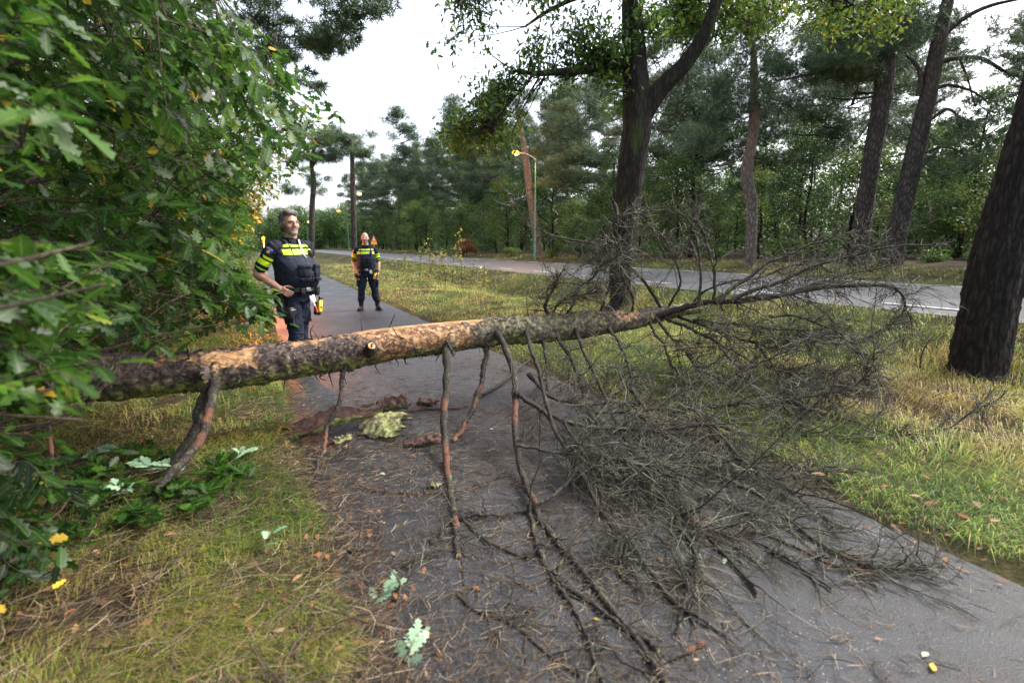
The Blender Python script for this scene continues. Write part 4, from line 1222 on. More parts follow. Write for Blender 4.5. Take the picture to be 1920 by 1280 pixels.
mf.build('bark_flakes', M_FLAKE, fallen)
st_ = []
for _ in range(70):                                     # dead whiskers and snapped twig stubs
    a_, b_ = rng.integers(60, nK - 20), rng.integers(0, nM)
    nr = nrm(n1[a_] * math.cos(ang[b_]) + n2[a_] * math.sin(ang[b_]))
    d_ = nrm(nr + rng.normal(0, .4, 3)); l_ = rng.uniform(.03, .16)
    st_.append(smooth_curve([Vr[a_, b_], Vr[a_, b_] + d_ * l_ * .5 + rng.normal(0, .008, 3), Vr[a_, b_] + d_ * l_ + rng.normal(0, .02, 3)], 6))
ms_ = MB(); tubes(ms_, np.array(st_), np.linspace(.005, .0018, 6)[None] * rng.uniform(.6, 1.6, (70, 1)), 5)
ms_.build('twig_stubs', M_BRANCH, fallen)

# branches: (x, y, spec) spec: None = on the trunk / interpolate, 'g' = on the ground, number = distance
def path3d(pts):
    D = []
    out = []
    for (x, y, sp) in pts:
        if sp == 't':
            tc = trunk_at_px(x); p = at(x, y, tc[1] - tc[3] * .6); D.append(p[1])
        elif sp == 'T':                               # leaves the trunk on its far or top side
            tc = trunk_at_px(x); D.append(tc[1])
        elif sp == 'g':
            p = ground_at(x, y, .012); D.append(p[1])
        else: D.append(sp)
    idx = [i for i, d in enumerate(D) if d is not None]
    D = np.interp(np.arange(len(D)), idx, [D[i] for i in idx])
    P = np.array([at(x, y, d) for (x, y, _), d in zip(pts, D)])
    return P
def lift(P, r=.008):
    s, _ = xy2st(P[..., 0], P[..., 1])
    g = np.where((s > .2) & (s < 3.0), 0.0, gz(P[..., 0], P[..., 1]))
    P = P.copy(); P[..., 2] = np.maximum(P[..., 2], g + r); return P
twig_count = [0]
def grow_twigs(C, n2_, l2, n3, l3, droop, spread=.9, start=.2, r2=.0042, rbase=None, fine=1.0):
    """secondary and tertiary dead twigs along curve C"""
    mb = MB()
    n2_ = int(n2_ * .9); n3 = max(4, int(n3 * .85)); r2 = r2 * 1.2
    K = len(C)
    if n2_ <= 0: return mb
    u = start + (1 - start) * rng.random(n2_)
    idx = u * (K - 1); i0 = np.minimum(idx.astype(int), K - 2); fr = (idx - i0)[:, None]
    p = C[i0, :3] * (1 - fr) + C[i0 + 1, :3] * fr
    tan = nrm(C[i0 + 1, :3] - C[i0, :3])
    d = nrm(tan * .75 + nrm(rng.normal(0, 1, (n2_, 3))) * spread)
    ln = l2 * rng.uniform(.35, 1.15, n2_) * (1.15 - .55 * u) * np.where(rng.random(n2_) < .12, 2.2, 1.0)
    bend = rng.normal(0, .28, (n2_, 3)) + np.array([0, 0, 1]) * rng.uniform(-droop, droop * .45, (n2_, 1))
    k = 7
    t = np.linspace(0, 1, k)[None, :, None]
    W = np.cumsum(rng.normal(0, .035, (n2_, k, 3)), 1); W[:, 0] = 0
    Q = p[:, None] + (d[:, None] * t + bend[:, None] * t * t + W) * ln[:, None, None]
    Q = lift(Q, .006)
    tubes(mb, Q, (r2 * rng.uniform(.55, 1.2, (n2_, 1))) * np.linspace(1, .32, k)[None], 4, rnd=np.clip(rng.normal(.32, .16, n2_), 0, 1))
    if n3:
        m_ = n2_ * n3
        j = np.repeat(np.arange(n2_), n3)
        u3 = .1 + .9 * rng.random(m_)
        x_ = u3 * (k - 1); a0 = np.minimum(x_.astype(int), k - 2); f3 = (x_ - a0)[:, None]
        p3 = Q[j, a0] * (1 - f3) + Q[j, a0 + 1] * f3
        t3 = nrm(Q[j, a0 + 1] - Q[j, a0])
        d3 = nrm(t3 * .9 + nrm(rng.normal(0, 1, (m_, 3))) * .75)
        l_ = l3 * rng.uniform(.3, 1.2, m_) * (1.1 - .5 * u3)
        b3 = rng.normal(0, .3, (m_, 3)) + np.array([0, 0, 1]) * rng.uniform(-droop * 1.2, .2, (m_, 1))
        t4 = np.linspace(0, 1, 5)[None, :, None]
        Q3 = lift(p3[:, None] + (d3[:, None] * t4 + b3[:, None] * t4 * t4) * l_[:, None, None], .004)
        dist = np.linalg.norm(Q3[:, 0], axis=1)[:, None]
        tubes(mb, Q3, np.maximum(.0014 * fine, .00045 * dist) * rng.uniform(.7, 1.3, (m_, 1)) * np.linspace(1.1, .6, 5)[None], 3, rnd=np.clip(rng.normal(.55, .2, m_), 0, 1))
    return mb
def branch(pts, w0, w1, twigs=None, orange=(), end=None, mat=None, label=None, n=44, name='branch', parent=None):
    """w0,w1: half widths in metres*1000 at both ends; twigs=(n2,l2,n3,l3,droop)"""
    P = path3d(pts)
    C = smooth_curve(P, n)
    C[1:-1] += rng.normal(0, .0035, (n - 2, 3)) + (np.sin(np.arange(n - 2) * rng.uniform(.35, .6) + rng.uniform(0, 6))[:, None] * rng.normal(0, .009, 3))
    C = lift(C, .012)
    r = np.linspace(w0, w1, n) / 1000 * (1.6 if P[0, 2] > .7 and P[-1, 2] > .6 else 1.4)
    r *= 1 + .08 * np.sin(np.arange(n) * 1.7) + rng.normal(0, .03, n)
    r[:3] *= (1.45, 1.2, 1.07)
    # a torn stretch shows red inner bark: attribute aux
    a = np.zeros(n)
    for (u0, u1) in orange:
        uu = np.linspace(0, 1, n); a[(uu >= u0) & (uu <= u1)] = .8
    mb_ = MB()
    tubes(mb_, C - FO, r[None], 9, aux=a[None], cap=True, capmat=1, rough=.28)
    ob = mb_.build(name, [mat or M_BRANCHX, M_WOOD], fallen if parent is None else parent)
    if label: ob['label'] = label
    if twigs:
        t = grow_twigs(C, *twigs)
        for i_ in range(len(t.v)): t.v[i_] = t.v[i_] - FO.astype(np.float32)
        t.build('twigs', M_TWIG, ob)
    return C
M_BRANCHX = barkmat('branch_bark_torn', (.010, .008, .007), (.075, .062, .05), 34, .5, moss=((.13, .14, .055), .12), top=(.15, .06, .034), dist=.004)

B = []
# legs under the left half
branch([(398, 705, 't'), (402, 745, None), (372, 820, None), (325, 890, None), (255, 970, None), (205, 1020, 'g')], 26, 12, orange=[(.3, .36), (.4, .47)], label='thick lowest branch with bark peeled to red wood')
branch([(388, 715, 't'), (378, 760, None), (345, 840, None), (300, 905, None), (265, 945, 'g')], 25, 11)
branch([(372, 700, 't'), (383, 708, 2.95)], 16, 11)
branch([(650, 685, 't'), (636, 745, None), (612, 815, None), (601, 855, None), (597, 890, 'g')], 15, 7, orange=[(.55, .75)])
branch([(690, 662, 't'), (697, 648, 3.75)], 34, 24, label='short snapped knot with orange core')
branch([(836, 645, 't'), (838, 700, None), (833, 780, None), (836, 850, None), (843, 920, None), (852, 985, 2.55), (860, 1045, 'g')], 25, 11, twigs=(14, .3, 8, .12, .35, .9, .75), orange=[(.3, .34), (.48, .64), (.86, .9)])
branch([(836, 636, 't'), (843, 650, None), (853, 668, 3.85)], 9, 6)
branch([(912, 650, 't'), (905, 705, None), (888, 760, None), (868, 800, None), (854, 822, 3.6)], 20, 13, orange=[(.35, .42), (.5, .6), (.75, 1)])
C5 = branch([(930, 620, 't'), (948, 655, None), (962, 700, None), (967, 760, 3.6), (968, 830, None), (981, 895, None), (1010, 960, 2.55), (1040, 1035, None), (1090, 1092, 2.05), (1160, 1172, None), (1232, 1285, 1.5)], 22, 8.5, twigs=(22, .35, 9, .14, .35, .9, .3), orange=[(.32, .38), (.62, .65)], label='long branch sweeping from trunk to the front of the path')
branch([(967, 736, 3.68), (1010, 766, None), (1060, 790, 3.45), (1130, 803, None), (1210, 806, 3.3), (1285, 800, None), (1335, 796, 3.3)], 13, 8, twigs=(44, .55, 14, .24, .5))
branch([(993, 950, 2.6), (1002, 1020, None), (1022, 1088, 2.1), (1050, 1148, None), (1100, 1200, 1.85), (1165, 1222, None), (1235, 1225, 'g')], 9, 6, twigs=(16, .3, 8, .14, .2))
branch([(1018, 632, 't'), (1025, 690, None), (1020, 755, None), (992, 805, 3.7)], 13, 6, twigs=(24, .35, 12, .18, .5))
branch([(1042, 628, 't'), (1072, 675, None), (1094, 735, None), (1106, 775, 3.7)], 15, 8, twigs=(26, .4, 12, .2, .5))
branch([(1138, 612, 't'), (1162, 645, None), (1180, 690, None), (1188, 730, 4.0)], 16, 8, twigs=(34, .45, 14, .22, .6))
branch([(1222, 592, 't'), (1268, 640, None), (1300, 680, None), (1335, 705, None), (1385, 735, 4.1)], 14, 6, twigs=(44, .5, 14, .22, .6), orange=[(0, .05)])
branch([(1236, 592, 't'), (1285, 612, None), (1340, 640, None), (1380, 685, None), (1410, 705, 4.3)], 15, 7, twigs=(54, .5, 16, .22, .6))
branch([(1215, 600, 't'), (1245, 650, None), (1270, 700, None), (1285, 740, 4.2)], 12, 6, twigs=(34, .45, 12, .2, .6))
branch([(1270, 592, 't'), (1350, 622, None), (1420, 645, None), (1468, 655, 4.9)], 14, 6, twigs=(56, .5, 16, .22, .5))
# leaders of the broken crown
CL = branch([(1225, 594, 't'), (1310, 569, None), (1380, 565, None), (1450, 556, 5.1), (1530, 541, None), (1600, 535, 5.1), (1660, 536, None), (1690, 552, 5.0), (1697, 580, 5.0)], 24, 8, twigs=(84, .5, 15, .2, .45), n=60, label='main leader of the fallen crown bending down at its tip')
branch([(1345, 567, 5.2), (1400, 520, None), (1470, 480, 5.4), (1530, 457, None), (1612, 434, 5.5)], 15, 5, twigs=(34, .35, 10, .15, .2))
branch([(1372, 563, 5.2), (1440, 535, None), (1510, 508, 5.3), (1590, 480, None), (1680, 463, 5.2), (1762, 455, 5.2)], 14, 5, twigs=(46, .38, 12, .16, .25))
branch([(1400, 560, 5.2), (1480, 548, None), (1570, 520, 5.4), (1660, 500, 5.4)], 10, 4, twigs=(40, .35, 12, .16, .3))
branch([(1340, 565, 5.3), (1337, 500, None), (1320, 440, 5.5), (1300, 405, None), (1312, 370, 5.6), (1338, 338, 5.6)], 12, 4, twigs=(22, .4, 9, .16, .2), n=36)
branch([(1310, 572, 5.3), (1314, 505, None), (1305, 450, 5.6), (1292, 415, 5.7), (1255, 380, 5.8)], 11, 4, twigs=(24, .4, 9, .16, .2), n=36)
branch([(1245, 590, 'T'), (1210, 530, 5.4), (1160, 485, None), (1110, 455, 5.3), (1050, 446, 5.2), (1005, 430, None), (975, 400, 5.1), (958, 360, 5.1)], 12, 3.5, twigs=(26, .35, 8, .16, .2, .9, .1), n=50)
branch([(1120, 598, 'T'), (1150, 520, 5.2), (1180, 470, None), (1150, 430, 5.3), (1165, 405, 5.3), (1225, 392, 5.4)], 11, 4, twigs=(40, .38, 12, .17, .4), n=44)
branch([(1060, 600, 'T'), (1085, 545, 5.0), (1130, 500, None), (1165, 470, 5.1), (1130, 465, 5.1)], 10, 4, twigs=(50, .4, 14, .18, .6))
branch([(1190, 590, 'T'), (1180, 540, 5.1), (1150, 500, 5.2), (1105, 480, 5.2)], 9, 4, twigs=(44, .38, 14, .18, .7))
branch([(1040, 606, 'T'), (1022, 575, 4.9), (1036, 545, None), (1052, 510, 4.9)], 14, 5, twigs=(44, .28, 14, .12, .3))
branch([(1030, 608, 'T'), (1040, 580, 4.9), (1060, 560, None), (1120, 545, 4.95)], 9, 4, twigs=(36, .3, 12, .14, .3))
branch([(1250, 585, 'T'), (1275, 530, 5.5), (1262, 480, None), (1240, 440, 5.7), (1200, 420, 5.8)], 9, 3, twigs=(34, .4, 12, .17, .3))
branch([(1290, 580, 'T'), (1330, 540, 5.6), (1420, 520, None), (1520, 490, 5.7), (1640, 475, 5.8)], 9, 3, twigs=(40, .4, 12, .17, .3))
# right hand side low sweeps
branch([(1250, 775, 4.0), (1330, 762, None), (1400, 756, 4.0), (1500, 746, None), (1590, 728, 4.0), (1632, 690, None), (1640, 650, 4.1)], 12, 4, twigs=(64, .45, 14, .2, .4))
branch([(1350, 795, 3.6), (1420, 815, None), (1500, 830, 3.6), (1600, 828, None), (1690, 822, 3.5), (1780, 795, None), (1858, 758, 3.7)], 12, 4, twigs=(60, .4, 14, .18, .4))
branch([(1335, 796, 3.3), (1380, 850, None), (1440, 900, 3.0), (1500, 885, None), (1580, 884, 3.05)], 9, 4, twigs=(50, .4, 14, .2, .4))
branch([(1380, 700, 4.4), (1440, 735, None), (1520, 770, 4.0), (1600, 790, None), (1680, 830, 3.6)], 9, 4, twigs=(60, .45, 15, .2, .5))
branch([(1440, 590, 5.0), (1520, 600, None), (1590, 640, 4.8), (1625, 700, None), (1600, 760, 4.5)], 9, 3.5, twigs=(60, .4, 14, .18, .5))
branch([(1400, 690, 4.5), (1500, 650, None), (1600, 640, 4.7), (1690, 600, 4.8)], 8, 3, twigs=(60, .4, 14, .18, .5))
branch([(1105, 775, 3.7), (1150, 850, None), (1190, 930, 2.75), (1240, 972, None), (1290, 985, 'g'), (1332, 985, 'g')], 12, 10, twigs=(60, .42, 16, .2, .55), orange=[(.93, 1)])
branch([(1185, 730, 4.0), (1240, 800, None), (1330, 880, 3.1), (1420, 950, None), (1500, 1010, 2.4), (1600, 1055, 'g'), (1700, 1072, 'g'), (1765, 1062, 'g')], 13, 5, twigs=(70, .4, 15, .18, .45), orange=[(.8, .86)])
branch([(1285, 740, 4.2), (1340, 820, None), (1410, 900, 3.1), (1480, 960, None), (1560, 1010, 2.45)], 11, 4, twigs=(70, .45, 16, .2, .5))
branch([(1010, 766, 3.55), (1090, 850, None), (1180, 868, 3.05), (1260, 880, None), (1340, 930, 2.7), (1420, 985, 2.5)], 9, 4, twigs=(80, .45, 16, .2, .55))
branch([(1060, 790, 3.4), (1120, 900, None), (1150, 1000, 2.4), (1170, 1090, 'g')], 8, 4, twigs=(70, .42, 16, .2, .6))
branch([(1200, 806, 3.3), (1230, 900, None), (1260, 980, 2.5), (1300, 1080, 2.2), (1270, 1190, 'g')], 9, 5, twigs=(60, .42, 16, .2, .6))
branch([(968, 835, 3.1), (1060, 850, None), (1150, 860, 2.95), (1200, 872, None), (1280, 900, 2.75)], 7, 3.5, twigs=(56, .4, 15, .2, .55))
branch([(1106, 775, 3.7), (1200, 780, None), (1290, 860, 3.2), (1370, 880, 3.1)], 9, 4, twigs=(80, .45, 16, .2, .55))
branch([(990, 700, 4.0), (1030, 740, None), (1080, 760, 3.8), (1150, 752, None), (1260, 768, 3.9), (1390, 752, 4.0)], 11, 5, twigs=(70, .42, 15, .2, .5))
branch([(1090, 840, 3.1), (1075, 890, None), (1030, 935, 2.6), (960, 965, None), (880, 966, 2.5), (835, 985, 'g'), (828, 1010, 'g')], 9, 5, twigs=(18, .3, 8, .14, .3))
branch([(1340, 640, 4.9), (1440, 690, None), (1530, 700, 4.6), (1620, 680, 4.6)], 8, 3, twigs=(70, .42, 15, .2, .5))
branch([(1300, 600, 5.1), (1400, 610, None), (1500, 620, 5.0), (1590, 610, 5.1)], 8, 3, twigs=(70, .4, 15, .2, .5))
branch([(1420, 645, 4.9), (1470, 720, None), (1480, 790, 4.0), (1450, 860, 3.4)], 8, 3, twigs=(70, .42, 15, .2, .5))

branch([(985, 610, 't'), (1000, 665, None), (1020, 740, 3.7), (1060, 840, None), (1120, 950, 2.6), (1190, 1050, None), (1260, 1130, 'g'), (1330, 1175, 'g')], 15, 6, twigs=(26, .35, 10, .16, .3))
branch([(1075, 612, 't'), (1110, 690, None), (1160, 800, 3.6), (1230, 930, None), (1330, 1050, 2.3), (1420, 1120, 'g')], 14, 5, twigs=(34, .38, 12, .18, .35))
branch([(1010, 1075, 2.2), (1040, 1150, None), (1085, 1215, 1.75), (1130, 1290, 'g')], 8, 5, twigs=(12, .25, 8, .12, .2))
branch([(1140, 880, 2.95), (1230, 960, None), (1330, 1000, 2.4), (1440, 1030, 'g'), (1560, 1110, 'g')], 9, 4, twigs=(40, .35, 12, .16, .3))
# ------------------------------------------------------------------ loose wood and bark on the path
def loose(pts, w0, w1, label, group=None, orange=(), twigs=None, name='broken_branch', cat='branch'):
    pts3 = path3d([(x, y, 'g' if sp is None else sp) for x, y, sp in pts])
    C = lift(smooth_curve(pts3, 26), max(w0, w1) / 1000 * .8)
    base = C[0].copy(); base[2] = 0
    root = empty(name, base, 0, label, cat, group)
    n = len(C); r = np.linspace(w0, w1, n) / 1000 * (1 + rng.normal(0, .05, n))
    a = np.zeros(n); uu = np.linspace(0, 1, n)
    for (u0, u1) in orange: a[(uu >= u0) & (uu <= u1)] = 1
    mb_ = MB(); tubes(mb_, C - base, r[None], 8, aux=a[None], cap=True, capmat=1, rough=.15)
    mb_.build('stem', [M_BRANCHX, M_WOOD], root)
    if twigs:
        t = grow_twigs(C, *twigs)
        for i_ in range(len(t.v)): t.v[i_] = t.v[i_] - base.astype(np.float32)
        t.build('twigs', M_TWIG, root)
loose([(655, 905, None), (700, 918, None), (745, 925, None), (840, 924, None), (900, 908, None), (965, 888, None)], 6, 5, 'curved reddish branch lying flat across the path under the longest leg branches', orange=[(0, .5)], twigs=(10, .2, 5, .1, .1))
loose([(868, 975, None), (905, 1010, None), (945, 1032, None), (990, 1048, None)], 9, 7, 'short dark bent branch in front of the hanging legs, left of the path middle', twigs=(8, .2, 5, .1, .1))
loose([(620, 1000, None), (660, 1040, None), (700, 1055, None), (780, 1060, None)], 6, 4, 'thin dark stick at the left edge of the path above the pale oak sprigs', twigs=(8, .2, 5, .1, .1))
loose([(740, 1170, None), (750, 1110, None), (780, 1060, None), (830, 1010, None)], 6, 3, 'thin stick leaning beside the upper pale oak sprig', twigs=(14, .25, 6, .12, .1))
loose([(855, 1110, None), (890, 1145, None), (960, 1170, None), (1030, 1230, None), (1090, 1270, None)], 6, 4, 'thin stick lying on the asphalt at the bottom edge in the middle', twigs=(12, .25, 6, .12, .1))
loose([(1135, 948, None), (1095, 995, None), (1060, 1040, None), (1040, 1100, None)], 10, 8, 'stubby lichen grey branch with a sawn looking pale end on the dark asphalt', orange=[(0, .06)], twigs=(8, .2, 6, .12, .1))
loose([(1320, 1208, None), (1280, 1228, None), (1235, 1250, None), (1250, 1285, None)], 11, 9, 'thick forked branch end with orange snapped tip at the bottom edge', orange=[(0, .3)])
loose([(1385, 1010, None), (1420, 1000, None), (1500, 1030, None), (1560, 1060, None), (1640, 1072, None), (1745, 1058, None)], 7, 5, 'long reddish branch lying across the right half of the path', orange=[(.35, .7)], twigs=(14, .3, 8, .14, .15))
loose([(1305, 1185, None), (1290, 1130, None), (1305, 1080, None)], 8, 5, 'short upright looking grey stick by the orange snapped tip', twigs=(12, .25, 6, .12, .3))
loose([(1725, 690, 5.3), (1728, 665, 5.3), (1738, 645, 5.3), (1752, 628, 5.3)], 9, 5, 'dark dead shoot standing in the dry grass left of the leaning trunk')
loose([(770, 772, None), (800, 768, None), (850, 767, None), (878, 762, None)], 11, 8, 'orange brown broken stick on the path behind the leg branches', orange=[(0, 1)])
loose([(900, 745, None), (940, 722, None), (975, 690, None), (1000, 668, None)], 22, 12, 'pale weathered broken limb on the path under the trunk', twigs=(10, .3, 8, .14, .3))
loose([(60, 1000, None), (95, 930, 2.25), (97, 860, 2.3), (93, 800, 2.4)], 10, 9, 'upright broken stick with red patches at the far left under the leaves', orange=[(.75, .95)])

M_BARKIN = plain('inner_bark', (.075, .035, .026), .8, var=.5, scale=25, bmp=.01)
def make_lichen():
    m, nt, b = newmat('lichen_bark')
    v = coords(nt)
    n1 = N(nt, 'TexNoise', Scale=30.0, Detail=8.0, Roughness=.7); L(nt, v, n1.inputs['Vector'])
    n2 = N(nt, 'TexNoise', Scale=7.0, Detail=6.0, Roughness=.65); L(nt, v, n2.inputs['Vector'])
    c1 = ramp(nt, n1.outputs[0], [(.3, (.03, .024, .014)), (.5, (.12, .09, .06)), (.7, (.25, .2, .14))])
    c2 = ramp(nt, n1.outputs[0], [(.3, (.08, .085, .025)), (.5, (.26, .27, .10)), (.7, (.42, .43, .2))])
    L(nt, mixc(nt, ramp(nt, n2.outputs[0], [(.42, (0, 0, 0)), (.52, (1, 1, 1))]), c1, c2), b.inputs['Base Color'])
    b.inputs['Roughness'].default_value = .9; bump(nt, b, n1.outputs[0], .9, .012)
    return m
M_BARKLICHEN = make_lichen()
def bark_slab(label, x, y, ln, wd, arc, az, tilt, inner_up, z=.0, roll=0.0, group='torn bark slabs on the path', n=44, m=26):
    base = ground_at(x, y); base[2] = float(max(0, gz(base[0], base[1]) if not .2 < xy2st(*base[:2])[0] < 3 else 0)) + z
    root_rot = az
    u = np.linspace(-.5, .5, n); a = np.linspace(-arc / 2, arc / 2, m)
    rad = wd / arc
    s_ = 1 if inner_up else -1
    UU, AA = np.meshgrid(u, a, indexing='ij')
    jag = (fbm(AA * 8 + x, UU * 0 + y, 4, 3) - .5) * .5 * ln * np.clip((np.abs(UU) - .3) / .2, 0, 1) * np.sign(UU)
    w_ = (1 - .35 * np.abs(UU) ** 1.5 * 2) * (1 + .5 * (fbm(UU * 9 + x, AA * 0, 8, 3) - .5))
    X = UU * ln + jag; Y = rad * np.sin(AA * w_); Z = s_ * (rad - rad * np.cos(AA * w_)) + (0 if inner_up else rad - rad * math.cos(arc / 2)) + .05 * (fbm(UU * 7 + x, AA * 3 + y, 2) - .5) + .016 * (fbm(UU * 40 + x, AA * 12 + y, 5) - .5) + tilt * (UU + .5) * ln
    P1 = np.stack([X, Y, Z], -1).reshape(-1, 3)
    P2 = P1.copy(); P2[:, 2] += .012
    i, j = np.meshgrid(np.arange(n - 1), np.arange(m - 1), indexing='ij')
    q = np.stack([i * m + j, (i + 1) * m + j, (i + 1) * m + j + 1, i * m + j + 1], -1).reshape(-1, 4)
    mb_ = MB()
    mb_.add(np.vstack([P1]), q=q[:, ::-1], mat=1 if inner_up else 0)
    mb_.add(np.vstack([P2]), q=q, mat=0 if inner_up else 1)
    k = n * m
    ring = [(a_, b_) for a_, b_ in zip(range(0, m - 1), range(1, m))] + [((i_ + 1) * m - 1, (i_ + 2) * m - 1) for i_ in range(n - 1)] + [((n - 1) * m + b_, (n - 1) * m + b_ - 1) for b_ in range(m - 1, 0, -1)] + [(i_ * m, (i_ - 1) * m) for i_ in range(n - 1, 0, -1)]
    mb_.add(np.vstack([P1, P2]), q=[(a_, b_, b_ + k, a_ + k) for a_, b_ in ring], mat=0)
    o = mb_.build('bark_slab', [M_BARKIN, M_BARKLICHEN])
    o.location = tuple(float(c) for c in base); o.rotation_euler = (roll, 0, az)
    tag(o, label, 'bark', group)
bark_slab('long dark red trough of bark at the left edge of the path', 622, 812, .66, .34, 2.3, R(28), .16, True, .01)
bark_slab('curled slab of lichen green bark standing up beside the dark trough', 724, 812, .46, .3, 1.0, R(-22), .12, False, .05, R(26), n=48, m=30)
bark_slab('small hollow dark piece of bark behind the green slab', 735, 772, .3, .3, 2.4, R(10), .1, True, .01)
bark_slab('flat yellow green flake of bark in front of the dark trough', 640, 828, .14, .11, .5, R(50), .02, False, .008)
bark_slab('flat pale flake of bark near the curved reddish branch', 815, 913, .085, .06, .4, R(15), .02, False, .006)
bark_slab('reddish chip of bark lying under the snapped orange branch', 795, 832, .26, .13, 1.2, R(20), .06, True, .006)
bark_slab('small red brown chip of bark just behind the green slab under the trunk', 800, 757, .18, .13, 1.2, R(-15), .05, True, .006)

# fresh oak sprigs and single leaves dropped on the ground
M_PALELEAF = leafmat('leaf_underside', [(0, (.10, .2, .11)), (.6, (.24, .36, .23)), (1, (.36, .46, .3))], .55, .2, .3)
M_YELLOWLEAF = leafmat('yellow_leaf', [(0, (.4, .22, .02)), (1, (.62, .45, .04))], .5, .3, .4)
def sprig(label, x, y, k, size, mat, az0, group=None, h=.03):
    b = ground_at(x, y)
    s_, _ = xy2st(b[0], b[1])
    b[2] = (0 if .2 < s_ < 3 else float(gz(b[0], b[1])) + .06) + .006
    root = empty('oak_sprig', b, 0, label, 'leaf sprig', group)
    ms = MB(); c = smooth_curve([(0, 0, .004), (math.cos(az0) * size * .6, math.sin(az0) * size * .6, .02), (math.cos(az0) * size * 1.3, math.sin(az0) * size * 1.3, .01)], 6)
    tubes(ms, c, np.linspace(.003, .0015, 6)[None], 5); ms.build('stem', M_TWIGBARK, root)
    for i in range(k):
        u = i / max(1, k - 1)
        p = c[int(u * 5)]; a = az0 + (1.0 if i % 2 else -1.0) * rng.uniform(.4, 1.5) * (1 - .5 * u)
        ml = MB(); leaves(ml, p[None], np.array([[math.cos(a), math.sin(a), rng.uniform(0, .5)]]), np.array([[rng.normal(0, .4), rng.normal(0, .4), 1.]]), [size * rng.uniform(.8, 1.15)], rng.uniform(.05, .82, 1), 'oak')
        ml.build('leaf', mat, root)
sprig('upper of the two pale oak sprigs lying at the bottom left edge of the path', 700, 1135, 6, .085, M_PALELEAF, 1.0)
sprig('lower, larger pale oak sprig lying at the bottom edge of the path', 762, 1245, 8, .085, M_PALELEAF, 1.4)
sprig('pale curled oak leaf pair lying alone in the dry grass left of the path', 492, 1050, 3, .075, M_PALELEAF, 1.5)
for i, (x, y) in enumerate([(290, 900), (330, 915), (360, 935), (385, 905), (415, 890), (300, 960), (350, 960), (250, 940), (210, 930), (400, 940), (170, 970), (470, 905), (225, 985), (130, 1010), (440, 870), (280, 985), (330, 880), (120, 960), (180, 1010), (245, 900), (270, 870), (235, 850), (310, 850), (200, 900), (160, 930), (260, 1000), (380, 960), (430, 915), (345, 880), (290, 935), (215, 960), (100, 1000)]):
    sprig('fresh green oak sprig lying in the grass beside the thick lowest branch', x + rng.uniform(-12, 12), y + rng.uniform(-10, 10), 11, .1, M_OAKLEAF if i % 7 else M_PALELEAF, rng.uniform(0, 6.28), 'green oak sprigs in the grass')
def single_leaf(label, x, y, size, mat, kind='oak_small', group=None, tint=None):
    b = ground_at(x, y); s_, _ = xy2st(b[0], b[1])
    b[2] = (0.0 if .2 < s_ < 3 else float(gz(b[0], b[1])) + .07) + .006
    a = rng.uniform(0, 6.28)
    ml = MB(); leaves(ml, np.zeros((1, 3)), np.array([[math.cos(a), math.sin(a), .1]]), np.array([[rng.normal(0, .2), rng.normal(0, .2), 1.]]), [size], np.array([rng.random() if tint is None else tint]), kind)
    o = ml.build('fallen_leaf', mat); o.location = tuple(float(c) for c in b); tag(o, label, 'leaf', group)
single_leaf('yellow oak leaf hanging low at the far left edge', 45, 915, .09, M_YELLOWLEAF, 'oak')
single_leaf('yellow oak leaf right of the upright broken stick', 145, 925, .1, M_YELLOWLEAF, 'oak')
single_leaf('small yellow leaf left of the pale curled leaf pair', 130, 1115, .06, M_YELLOWLEAF)
single_leaf('curled orange brown leaf lying on the dark asphalt near the middle', 902, 1108, .05, M_BROWNLEAF, tint=.75)
single_leaf('round brown leaf on the litter right of the upper pale sprig', 762, 1128, .045, M_BROWNLEAF, 'plain', tint=.7)
single_leaf('pale green leaf on the wet asphalt right of the twig mass', 1357, 1058, .045, M_PALELEAF)
single_leaf('slim yellowish leaf alone on the bare asphalt at lower right', 1750, 1245, .055, M_YELLOWLEAF, 'plain')
single_leaf('slim green leaf beside the yellowish one at lower right', 1740, 1225, .045, M_PALELEAF, 'plain')
single_leaf('small pale yellow leaf between the two longest branches', 1125, 1163, .03, M_YELLOWLEAF, 'plain')
single_leaf('white curled flake leaf on the path left of the tallest leg branch', 713, 888, .045, M_PALELEAF, 'plain', tint=1)
single_leaf('white curled flake leaf on the path under the middle branches', 925, 806, .04, M_PALELEAF, 'plain', tint=1)
for i, (x, y) in enumerate([(1660, 930), (1700, 950), (1725, 965), (1790, 985), (1830, 975), (1600, 880), (1640, 870), (1560, 895), (1690, 1000), (1740, 920), (1490, 870), (1520, 905), (1610, 985), (1870, 1000), (1770, 1060), (1820, 1075)]):
    single_leaf('dull grey brown leaf on the green grass at the right edge of the path', x, y, rng.uniform(.05, .09), M_BROWNLEAF, 'oak', 'brown leaves on the right hand grass', tint=rng.uniform(.3, 1))
for i, (x, y) in enumerate([(600, 1025), (615, 1060), (640, 1110), (655, 1190), (690, 1200), (620, 1100), (570, 1105), (650, 1240), (710, 1195), (585, 1000), (600, 1060), (675, 1060)]):
    single_leaf('small reddish brown leaf in the litter at the left edge of the path', x, y, rng.uniform(.03, .055), M_BROWNLEAF, 'plain', 'red brown leaves at the left path edge', tint=rng.uniform(.5, .9))
